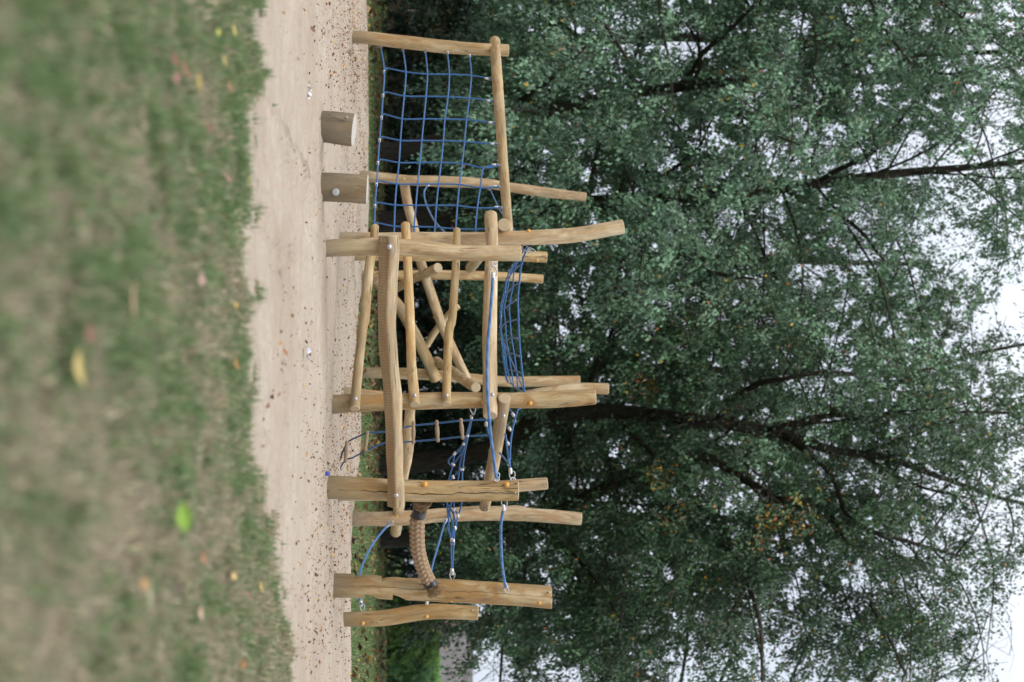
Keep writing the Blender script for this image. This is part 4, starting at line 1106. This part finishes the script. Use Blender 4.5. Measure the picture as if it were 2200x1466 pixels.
def keep_mask(p, rg):
    k = np.ones(len(p)); dy = p[:, 1]; dz = p[:, 2] - H
    w = cp * dy + sp * dz; px = 1100 + F * (cp * dz - sp * dy) / w; py = 733 + F * p[:, 0] / w
    nn_ = fbm(px * .05, py * .05, 3, 7) * 1.1 + .45
    sm = fbm(px / 17, py / 17, 2, 15) + .10 * np.clip((px - 1350) / 700, -.9, 1) + .05 * (py < 800); k = np.where((sm > .752 + .02 * (py > 800)) & (px > 1080), .12, k)      # many small chinks of sky
    for a, b, r, q in GAPS:
        d2 = np.hypot(px - a, py - b) / (r * nn_); k = np.where(d2 < 1, np.minimum(k, q * .35 + (1 - q * .35) * d2 ** 4), k)
    for pl, Y, r, q in CLEAR:
        for (a, b), (c, d) in zip(pl[:-1], pl[1:]):
            t = np.clip(((px - a) * (c - a) + (py - b) * (d - b)) / ((c - a) ** 2 + (d - b) ** 2), 0, 1)
            dd = np.hypot(px - a - t * (c - a), py - b - t * (d - b)); k = np.where((dd < r * .95) & (dy < Y), np.minimum(k, q * .22), k)
    return rg.random(len(p)) < k
YELLOW = [(P(1665, 1150, 27), .5), (P(1700, 1110, 27.5), .5), (P(1690, 690, 24), .2), (P(1450, 1100, 27), .3), (P(1385, 840, 28), .35), (P(1420, 1020, 27), .3)]
def leaf_cols(pos, rg, c1, c2, yel=.006):
    n = len(pos); t = rg.random(n)[:, None] ** 1.3; c = (c1 + (c2 - c1) * t) * np.array([1.06, 1.12, 1.02])
    c = c * rg.uniform(.8, 1.2, n)[:, None]
    y = rg.random(n) < yel
    for q, r in YELLOW:
        dx = pos[:, 0] - q[0] * pos[:, 1] / q[1]; dz = (pos[:, 2] - H) - (q[2] - H) * pos[:, 1] / q[1]
        y |= (dx * dx + dz * dz < r * r) & (abs(pos[:, 1] - q[1]) < 2.5) & (rg.random(n) < .22)
    ny = y.sum(); yc = np.array([(.42, .28, .03), (.40, .17, .03), (.30, .28, .05), (.28, .10, .04)])[rg.integers(0, 4, ny)]
    c[y] = yc; return c
def nrm(v): return v / (np.linalg.norm(v) + 1e-9)

def grow(rg, A, d, L, n, droop, wig):
    """curved branch polyline"""
    pts = [A.copy()]; p = A.copy(); d = nrm(d); st = L / n; W_ = rg.normal(0, wig, (n, 3)); W_[:, 2] -= droop
    for i in range(n):
        d = d + W_[i]; d = d / math.sqrt(d.dot(d))
        p = p + d * st; pts.append(p.copy())
    return np.array(pts)
def sprays(lv, rg, C, n_leaf, spread, lsize, c1, c2, yel, hang=.5, wind=(0, 0, 0)):
    """leaves along a twig polyline C"""
    k = len(C) - 1
    t = rg.random(n_leaf) * k; i = np.minimum(t.astype(int), k - 1); f = (t - i)[:, None]
    p = C[i] * (1 - f) + C[i + 1] * f + rg.normal(0, spread, (n_leaf, 3))
    tw = C[i + 1] - C[i]; tw /= np.linalg.norm(tw, axis=1)[:, None] + 1e-9
    d = tw * .8 + rg.normal(0, .42, (n_leaf, 3)) + np.array([0, 0, -hang]) + np.array(wind)
    u = rg.normal(0, .55, (n_leaf, 3)) + np.array([0, -.35, 1.0])
    lv.add(p, d, u, lsize * rg.uniform(.65, 1.2, n_leaf), (c1, c2, yel))

def tree(label, trunk, limbs, seed, crown_r=6.0, z_lo=2.5, n_l1=26, leaf=.085, c1=(.040, .085, .050), c2=(.085, .135, .085), dens=1.0, name='broadleaf_tree', front=1.0, yel=.006, top=None, group='tall trees behind the playground', droop=.05, shape=None, pale=.05):
    rg = np.random.default_rng(seed); c1 = np.array(c1); c2 = np.array(c2)
    TP = [(P(a, b, Y), .5 * w * Y / F) for a, b, w, Y in trunk]
    C, r = catmull(TP, .25)
    base = (C[0][0], C[0][1], -.05)
    root = thing(name, base, label, 'tree', group)
    C0 = C[0].copy(); C0[2] = -.15; C = np.vstack([C0, C]); r = np.concatenate([[r[0] * 1.15], r])
    wood = MB(); wood.tube(C, r, 12, True, 0, None, lambda L, th, T_: 1 + .06 * math.sin(3 * th + L) + .05 * math.sin(5 * th + L * 2.3))
    lm = MB(); lv = Leaves(); l1s = []
    for L in limbs:
        q = [(P(a, b, Y), .5 * w * Y / F) for a, b, w, Y in L]
        CC, rr = catmull(q, .25); lm.tube(CC, rr, 8, True); l1s.append((CC, rr[0]))
    ztop = top or C[-1][2]
    for k in range(n_l1):
        z = z_lo + (ztop - z_lo) * ((k + rg.random()) / n_l1)
        i = int(np.argmin(abs(C[:, 2] - z))); A = C[i]
        az = k * 2.399 + rg.normal(0, .3)
        h = (z - z_lo) / max(.1, ztop - z_lo)
        R_ = crown_r * (shape(h) if shape else (.75 + .35 * math.sin(math.pi * min(1, h * 1.1 + .1)) - .35 * h)) * rg.uniform(.75, 1.1)
        d = np.array([math.cos(az), math.sin(az) * (1 if math.sin(az) > 0 else front), .35 + .5 * h])
        CC = grow(rg, A, d, R_, 9, droop + .03 * (1 - h), .07)
        rr = np.linspace(max(.028, r[i] * .30), .010, len(CC)); lm.tube(CC, rr, 7, True); l1s.append((CC, rr[0]))
    nl2 = 10
    for CC, r0 in l1s:
        Ln = np.linalg.norm(np.diff(CC, axis=0), axis=1).sum()
        m = max(4, int(nl2 * Ln / 4.0))
        for j in range(m):
            t = .22 + .78 * (j + rg.random()) / m; i = min(len(CC) - 2, int(t * (len(CC) - 1)))
            tg = nrm(CC[i + 1] - CC[i]); sd_ = nrm(np.cross(tg, rg.normal(0, 1, 3)))
            d = tg * .7 + sd_ * .9 + np.array([0, 0, .1])
            l2 = (1.0 + 1.3 * (1 - t)) * rg.uniform(.7, 1.2) * min(1.3, Ln / 4.0 + .3)
            C2 = grow(rg, CC[i], d, l2, 6, .10, .13)
            lm.tube(C2, np.linspace(.009, .004, 7), 4, False)
            m3 = max(4, int(10 * l2 / 1.5 * dens))
            for q in range(m3):
                i2 = min(5, int(rg.uniform(.1, 1) * 6)); tg2 = nrm(C2[i2 + 1] - C2[i2]); s2 = nrm(np.cross(tg2, rg.normal(0, 1, 3)))
                C3 = grow(rg, C2[i2], tg2 * .8 + s2 * .9, rg.uniform(.35, .8), 4, .24, .15)
                if q % 4 == 0: lm.tube(C3, np.linspace(.004, .002, 5), 3, False)
                fb = rg.uniform(.65, 1.3) if rg.random() > pale else rg.uniform(1.7, 2.5)
                sprays(lv, rg, C3, int(rg.integers(18, 37) * (1 - .18 * min(1, max(0, (C3[0][2] - 6) / 5)))), .07, leaf, c1 * fb, c2 * fb, yel)
    wood.build('trunk', BARK, root)
    lm.build('limbs', BARK, root)
    o = lv.build('crown', root)
    print('TREE', label[:30], sum(len(p) for p in lv.pos))
    return root

tree('tall leaning tree at the left with low pale-leaved boughs behind the upright net',
     [(842, 326, 38, 30), (915, 312, 36, 29.8), (990, 290, 33, 29.6), (1100, 262, 30, 29.5), (1200, 235, 27, 29.4), (1330, 205, 25, 29.4), (1461, 188, 22, 29.4), (1600, 172, 19, 29.4), (1760, 150, 15, 29.4), (1960, 120, 12, 29.4), (2200, 110, 9, 29.4), (2450, 100, 5, 29.4)],
     [[(1462, 188, 14, 29.4), (1490, 150, 12, 28.8), (1510, 113, 11, 28.2), (1560, 72, 9, 27.8), (1620, 10, 7, 27.2)], [(1490, 182, 12, 29.3), (1505, 140, 9, 29), (1500, 95, 7, 28.6), (1475, 50, 5, 28)],
      [(1000, 288, 16, 29.6), (1080, 240, 13, 28), (1170, 180, 10, 26), (1260, 100, 6, 24)]],
     1, 6.4, 2.3, 38, .098, (.055, .105, .070), (.135, .20, .145), pale=.32)
tree('tall straight thick-trunked tree behind the left half of the climbing frame',
     [(838, 478, 48, 31), (950, 462, 44, 31), (1100, 452, 40, 30.8), (1250, 440, 36, 30.6), (1400, 428, 32, 30.5), (1600, 410, 27, 30.5), (1750, 396, 24, 30.4), (1900, 376, 20, 30.4), (2050, 363, 16, 30.4), (2230, 345, 12, 30.4), (2500, 330, 6, 30.4)],
     [[(1760, 392, 14, 30.4), (1800, 365, 12, 29.8), (1870, 330, 10, 29), (1950, 240, 7, 28)], [(1680, 402, 14, 30.4), (1740, 440, 11, 29.8), (1830, 480, 9, 29), (1900, 560, 6, 28)],
      [(1300, 438, 16, 30.5), (1400, 500, 12, 28.5), (1520, 580, 9, 26.5), (1620, 600, 6, 25)]],
     2, 6.8, 2.8, 40, .096, (.055, .105, .066), (.135, .20, .14), pale=.34)
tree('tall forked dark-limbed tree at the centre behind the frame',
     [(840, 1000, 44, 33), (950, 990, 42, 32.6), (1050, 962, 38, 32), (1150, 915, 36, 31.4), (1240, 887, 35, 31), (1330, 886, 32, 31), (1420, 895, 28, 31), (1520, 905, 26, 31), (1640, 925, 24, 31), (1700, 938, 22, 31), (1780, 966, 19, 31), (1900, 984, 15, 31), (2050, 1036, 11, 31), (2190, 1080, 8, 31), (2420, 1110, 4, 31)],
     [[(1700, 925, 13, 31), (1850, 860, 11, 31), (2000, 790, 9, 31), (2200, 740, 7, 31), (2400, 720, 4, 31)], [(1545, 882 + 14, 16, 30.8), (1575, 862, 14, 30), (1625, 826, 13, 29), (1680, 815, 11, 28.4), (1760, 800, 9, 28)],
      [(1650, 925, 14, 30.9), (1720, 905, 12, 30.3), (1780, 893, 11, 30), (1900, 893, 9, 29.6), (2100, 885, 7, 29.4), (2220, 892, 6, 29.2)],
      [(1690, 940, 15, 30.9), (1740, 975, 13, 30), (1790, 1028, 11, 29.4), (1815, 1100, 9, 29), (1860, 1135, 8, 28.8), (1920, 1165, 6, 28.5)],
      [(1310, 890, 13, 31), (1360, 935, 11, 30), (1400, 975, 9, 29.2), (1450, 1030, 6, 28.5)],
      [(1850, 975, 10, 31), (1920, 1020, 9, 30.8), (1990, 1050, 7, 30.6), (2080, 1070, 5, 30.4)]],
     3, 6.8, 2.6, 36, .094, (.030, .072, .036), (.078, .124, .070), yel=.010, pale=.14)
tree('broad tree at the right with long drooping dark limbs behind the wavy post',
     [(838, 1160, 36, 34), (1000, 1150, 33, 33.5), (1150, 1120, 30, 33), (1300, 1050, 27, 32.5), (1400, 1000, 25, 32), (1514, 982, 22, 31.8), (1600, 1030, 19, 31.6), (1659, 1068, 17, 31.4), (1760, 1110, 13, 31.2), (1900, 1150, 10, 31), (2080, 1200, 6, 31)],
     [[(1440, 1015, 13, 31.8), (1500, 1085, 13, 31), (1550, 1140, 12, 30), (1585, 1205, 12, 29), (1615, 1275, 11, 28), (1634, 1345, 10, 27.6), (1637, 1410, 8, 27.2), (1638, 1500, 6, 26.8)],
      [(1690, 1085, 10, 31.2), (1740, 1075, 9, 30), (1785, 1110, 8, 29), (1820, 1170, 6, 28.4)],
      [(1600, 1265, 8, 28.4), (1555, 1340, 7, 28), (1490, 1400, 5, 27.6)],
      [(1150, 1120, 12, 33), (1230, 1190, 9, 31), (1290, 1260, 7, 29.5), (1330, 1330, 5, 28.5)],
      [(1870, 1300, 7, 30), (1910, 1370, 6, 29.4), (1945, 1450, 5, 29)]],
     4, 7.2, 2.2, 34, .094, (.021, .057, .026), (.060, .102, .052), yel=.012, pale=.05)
tree('tall tree leaning in from beyond the right picture edge over the hedge',
     [(838, 1560, 40, 33), (1100, 1550, 36, 33), (1400, 1530, 30, 33), (1700, 1500, 24, 32.8), (1900, 1490, 18, 32.6), (2080, 1480, 11, 32.5)],
     [[(1850, 1495, 12, 32.6), (1900, 1400, 9, 31.5), (1880, 1310, 7, 30.5), (1850, 1260, 5, 30)],
      [(1450, 1530, 13, 33), (1400, 1460, 10, 32), (1300, 1400, 7, 31), (1200, 1340, 5, 30)]],
     5, 5.0, 4.4, 18, .092, (.022, .058, .030), (.055, .100, .045))
tree('tall tree beyond the upper picture edge whose boughs reach over the net',
     [(838, -170, 42, 28), (1100, -160, 38, 28), (1400, -150, 32, 28), (1700, -140, 26, 28), (2000, -120, 18, 28), (2200, -110, 12, 28)],
     [[(1100, -160, 15, 28), (1200, -60, 12, 26.5), (1290, 40, 9, 25.5), (1350, 130, 6, 24.8)],
      [(1800, -135, 15, 28), (1850, -40, 11, 27), (1900, 60, 8, 26), (1960, 140, 5, 25)]],
     6, 6.6, 3.0, 30, .098, (.052, .10, .066), (.125, .185, .13), pale=.28)
# second row, further back
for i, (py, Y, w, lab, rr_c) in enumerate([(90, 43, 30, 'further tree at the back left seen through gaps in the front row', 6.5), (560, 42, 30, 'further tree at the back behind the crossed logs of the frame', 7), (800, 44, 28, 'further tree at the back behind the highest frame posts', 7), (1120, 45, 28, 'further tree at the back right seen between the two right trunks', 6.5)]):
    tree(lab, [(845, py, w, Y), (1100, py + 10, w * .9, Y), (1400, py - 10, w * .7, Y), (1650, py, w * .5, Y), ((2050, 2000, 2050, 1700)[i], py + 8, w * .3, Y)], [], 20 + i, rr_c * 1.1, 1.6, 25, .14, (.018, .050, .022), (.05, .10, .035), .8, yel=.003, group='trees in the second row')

# ------------------------------------------------------------------ hedge, shrubs, fence, house
def shrub(label, x, y, rx, ry, h, seed, c1, c2, leaf=.09, n=340, name='shrub', droop=.22, z0=0, cat='shrub', group=None, per=26, lean=0):
    rg = np.random.default_rng(seed); root = thing(name, (x, y, -.04), label, cat, group)
    lv = Leaves(); st = MB()
    for k in range(n):
        a = rg.uniform(0, 2 * np.pi); q = rg.random() ** .45; z = z0 + (h - z0) * rg.random() ** .8
        prof = math.sqrt(max(.05, 1 - max(0, (z / h - .35) / .65) ** 2.2)) * (1 + .18 * math.sin(a * 3 + seed + z * 2))
        p = np.array([x + math.cos(a) * rx * q * prof, y + math.sin(a) * ry * q * prof, z])
        C3 = grow(rg, p, np.array([math.cos(a), math.sin(a), .5]), rg.uniform(.3, .65), 4, droop, .15)
        if k % 5 == 0: st.tube(C3, np.linspace(.008, .003, 5), 3, False)
        sprays(lv, rg, C3, per, .05, leaf, np.array(c1), np.array(c2), .004, .5)
    for k in range(5):
        a = k * 1.26; C = grow(rg, np.array([x + .15 * math.cos(a), y + .15 * math.sin(a), -.05]), np.array([math.cos(a) * .4, math.sin(a) * .4, 1.0]), h * .8, 7, 0, .08)
        st.tube(C, np.linspace(.05, .015, 8), 6, True)
    st.build('stems', BARK, root); lv.build('foliage', root); return root
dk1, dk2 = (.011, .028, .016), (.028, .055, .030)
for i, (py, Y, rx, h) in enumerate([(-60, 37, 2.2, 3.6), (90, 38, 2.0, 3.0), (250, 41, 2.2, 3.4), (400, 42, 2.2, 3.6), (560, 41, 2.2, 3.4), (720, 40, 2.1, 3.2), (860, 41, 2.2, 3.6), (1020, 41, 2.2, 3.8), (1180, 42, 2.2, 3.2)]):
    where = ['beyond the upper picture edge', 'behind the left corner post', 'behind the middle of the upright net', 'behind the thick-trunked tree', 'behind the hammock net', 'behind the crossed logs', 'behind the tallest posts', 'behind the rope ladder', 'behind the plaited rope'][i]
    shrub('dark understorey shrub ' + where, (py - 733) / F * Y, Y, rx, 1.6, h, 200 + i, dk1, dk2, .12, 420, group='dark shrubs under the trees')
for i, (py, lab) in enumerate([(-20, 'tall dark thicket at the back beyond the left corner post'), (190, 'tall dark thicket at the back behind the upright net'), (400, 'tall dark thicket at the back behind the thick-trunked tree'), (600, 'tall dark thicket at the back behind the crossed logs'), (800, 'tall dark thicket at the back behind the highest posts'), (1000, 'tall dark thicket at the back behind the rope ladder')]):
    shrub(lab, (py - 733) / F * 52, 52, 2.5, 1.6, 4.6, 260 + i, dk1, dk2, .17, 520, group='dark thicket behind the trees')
# conifer hedge and light shrub at the right
def conifer(label, x, y, rx, ry, h, seed, c1, c2, n, group=None):
    rg = np.random.default_rng(seed); root = thing('conifer_hedge', (x, y, -.04), label, 'hedge', group); lv = Leaves(); st = MB()
    for k in range(n):
        a = rg.uniform(0, 2 * np.pi); q = rg.random() ** .3; z = .05 + h * rg.random()
        prof = 1 - .35 * (z / h) ** 2
        p = np.array([x + math.cos(a) * rx * q * prof, y + math.sin(a) * ry * q * prof, z])
        C3 = grow(rg, p, np.array([math.cos(a) * .7, math.sin(a) * .7 - .3, .5]), rg.uniform(.3, .6), 5, .30, .08)
        if k % 4 == 0: st.tube(C3, np.linspace(.01, .003, 6), 3, False)
        shade = rg.uniform(.6, 1.5)
        sprays(lv, rg, C3, 46, .028, .07, np.array(c1) * shade, np.array(c2) * shade, 0, .9)
    for s_ in (-.5, 0, .5): st.tube([[x + s_ * rx, y, -.1], [x + s_ * rx * .9, y, h * .5], [x + s_ * rx * .7, y, h * .85]], [.08, .05, .02], 7)
    st.build('stems', BARK, root); lv.build('foliage', root, .35); return root
YHg = GY(833)
conifer('drooping conifer hedge with fresh green tips left of the pale shrub', (1345 - 733) / F * 46, 46.5, 1.45, 1.2, 1.65, 301, (.05, .115, .02), (.12, .22, .04), 900, 'conifers in front of the house')
conifer('dark conifer hedge at the right picture edge before the house', (1475 - 733) / F * 46, 46.8, 1.3, 1.2, 1.45, 302, (.03, .09, .035), (.08, .18, .06), 800, 'conifers in front of the house')
shrub('feathery light green shrub in front of the tiled roof', (1440 - 733) / F * 50, 50, 1.3, 1.0, 1.75, 303, (.10, .22, .045), (.18, .34, .08), .08, 420, per=40)
conifer('dark conifer hedge behind the notched post and rope', (1230 - 733) / F * 47, 48, 1.4, 1.3, 3.0, 304, (.015, .045, .020), (.045, .09, .035), 700, 'conifers in front of the house')
conifer('tall conifer hedge beyond the right picture edge', (1640 - 733) / F * 46, 47, 1.5, 1.2, 2.4, 305, (.03, .08, .03), (.07, .14, .04), 500, 'conifers in front of the house')

# wooden board fence under the trees
FB = plain('dark_fence_board', (.085, .062, .045), .85, 0, 30, ((.045, .035, .028), 6), .1)
fe_ = thing('board_fence', (-11.3, 48, -.04), 'dark vertical board fence in shade behind the shrubs at the left', 'fence')
mb = MB(); x = -16.0; k = 0
while x < -3.5:
    w = .14 + R.uniform(-.004, .004); mb.box((x, 48.0 + (k % 2) * .012, -.05), (x + w, 48.022 + (k % 2) * .012, 2.25 + R.uniform(-.02, .02))); x += w + .008; k += 1
mb.build('boards', FB, fe_)
for z in (.4, 1.8):
    mb = MB(); mb.box((-16, 48.037, z), (-3.5, 48.085, z + .09)); mb.build('rail', FB, fe_)
for i in range(6):
    mb = MB(); mb.box((-16 + i * 2.48, 48.088, -.05), (-15.9 + i * 2.48, 48.188, 2.35)); mb.build('fence_post', FB, fe_)

# house with tiled roof
def tile_mat():
    t = NT('concrete_roof_tiles'); at = t.n('ShaderNodeAttribute', attribute_name='grain')
    br = t.n('ShaderNodeTexBrick'); br.inputs['Scale'].default_value = 1; br.offset = .5
    br.inputs['Brick Width'].default_value = .30; br.inputs['Row Height'].default_value = .30; br.inputs['Mortar Size'].default_value = .02
    br.inputs['Color1'].default_value = (.11, .095, .10, 1); br.inputs['Color2'].default_value = (.075, .065, .07, 1); br.inputs['Mortar'].default_value = (.06, .05, .05, 1)
    t.l(at.outputs['Vector'], br.inputs['Vector']); n = t.noise(at.outputs['Vector'], 2.5, 4)
    t.col(t.mix(t.fr(n, .4, .7, 0, .4), br.outputs['Color'], (.12, .12, .10))); t.rough(.8)
    t.bump(br.outputs['Fac'], -.6, .03); return t.m
def brick_mat():
    t = NT('brick_wall'); at = t.n('ShaderNodeAttribute', attribute_name='grain')
    br = t.n('ShaderNodeTexBrick'); br.inputs['Scale'].default_value = 1
    br.inputs['Brick Width'].default_value = .24; br.inputs['Row Height'].default_value = .08; br.inputs['Mortar Size'].default_value = .01
    br.inputs['Color1'].default_value = (.26, .11, .07, 1); br.inputs['Color2'].default_value = (.20, .09, .06, 1); br.inputs['Mortar'].default_value = (.35, .32, .28, 1)
    t.l(at.outputs['Vector'], br.inputs['Vector']); t.col(br.outputs['Color']); t.rough(.9); return t.m
TILE, BRICK = tile_mat(), brick_mat()
def slab(corners, thick, mat, name, parent, us):
    """thick roof slab from 4 corners with tile coordinates us"""
    mb = MB(); n = np.cross(np.array(corners[1]) - np.array(corners[0]), np.array(corners[3]) - np.array(corners[0])); n = n / np.linalg.norm(n)
    for c, u in zip(corners, us): mb.v.append(np.array(c, float)); mb.g.append((u[0], u[1], 0))
    for c, u in zip(corners, us): mb.v.append(np.array(c, float) - n * thick); mb.g.append((u[0], u[1], .1))
    for f in ((0, 1, 2, 3), (7, 6, 5, 4), (0, 4, 5, 1), (1, 5, 6, 2), (2, 6, 7, 3), (3, 7, 4, 0)): mb.f.append(f); mb.m.append(0); mb.sm.append(False)
    return mb.build(name, mat, parent)
hx0, hx1, hy0, hy1 = 13.2, 27.0, 62.0, 71.0
hs_ob = thing('house', (20, 66, -.04), 'house with a grey brown tiled roof half hidden by conifers and shrub', 'house')
ez, rz, ry = 2.15, 3.75, 66.5
slab([(hx0 - .3, hy0 - .4, ez - .1), (hx1, hy0 - .4, ez - .1), (hx1, ry, rz), (hx0 - .3, ry, rz)], .12, TILE, 'roof', hs_ob, [(0, 0), (14, 0), (14, 5.6), (0, 5.6)])
slab([(hx1, hy1 + .4, ez - .1), (hx0 - .3, hy1 + .4, ez - .1), (hx0 - .3, ry + .003, rz), (hx1, ry + .003, rz)], .12, TILE, 'roof', hs_ob, [(0, 0), (14, 0), (14, 5.6), (0, 5.6)])
mb = MB(); b = 0
for (p, u) in (((hx0, hy0, -.05), (0, 0)), ((hx1 - .2, hy0, -.05), (13.6, 0)), ((hx1 - .2, hy0, ez), (13.6, 2.2)), ((hx0, hy0, ez), (0, 2.2)), ((hx0, hy1, -.05), (9, 0)), ((hx0, hy1, ez), (9, 2.2)), ((hx1 - .2, hy1, -.05), (22, 0)), ((hx1 - .2, hy1, ez), (22, 2.2)), ((hx0, ry, rz - .15), (4.5, 5.1)), ((hx1 - .2, ry, rz - .15), (18, 5.1))):
    mb.v.append(np.array(p, float)); mb.g.append((u[0], u[1], 0))
for f in ((0, 1, 2, 3), (4, 0, 3, 8, 5), (1, 6, 7, 9, 2), (6, 4, 5, 7)): mb.f.append(f); mb.m.append(0); mb.sm.append(False)
mb.build('wall', BRICK, hs_ob)
GLASS = plain('window_glass', (.03, .04, .05), .08)
WHITE = plain('white_frame', (.75, .75, .73), .5)
for wx in (14.6, 18.0, 22.0):
    mb = MB(); mb.box((wx, hy0 - .04, .95), (wx + 1.3, hy0 - .003, 2.05)); f_ = mb.build('window', WHITE, hs_ob)
    mb = MB(); mb.box((wx + .08, hy0 - .05, 1.03), (wx + .61, hy0 - .043, 1.97)); mb.box((wx + .69, hy0 - .05, 1.03), (wx + 1.22, hy0 - .043, 1.97)); mb.build('pane', GLASS, f_)
print('DONE')
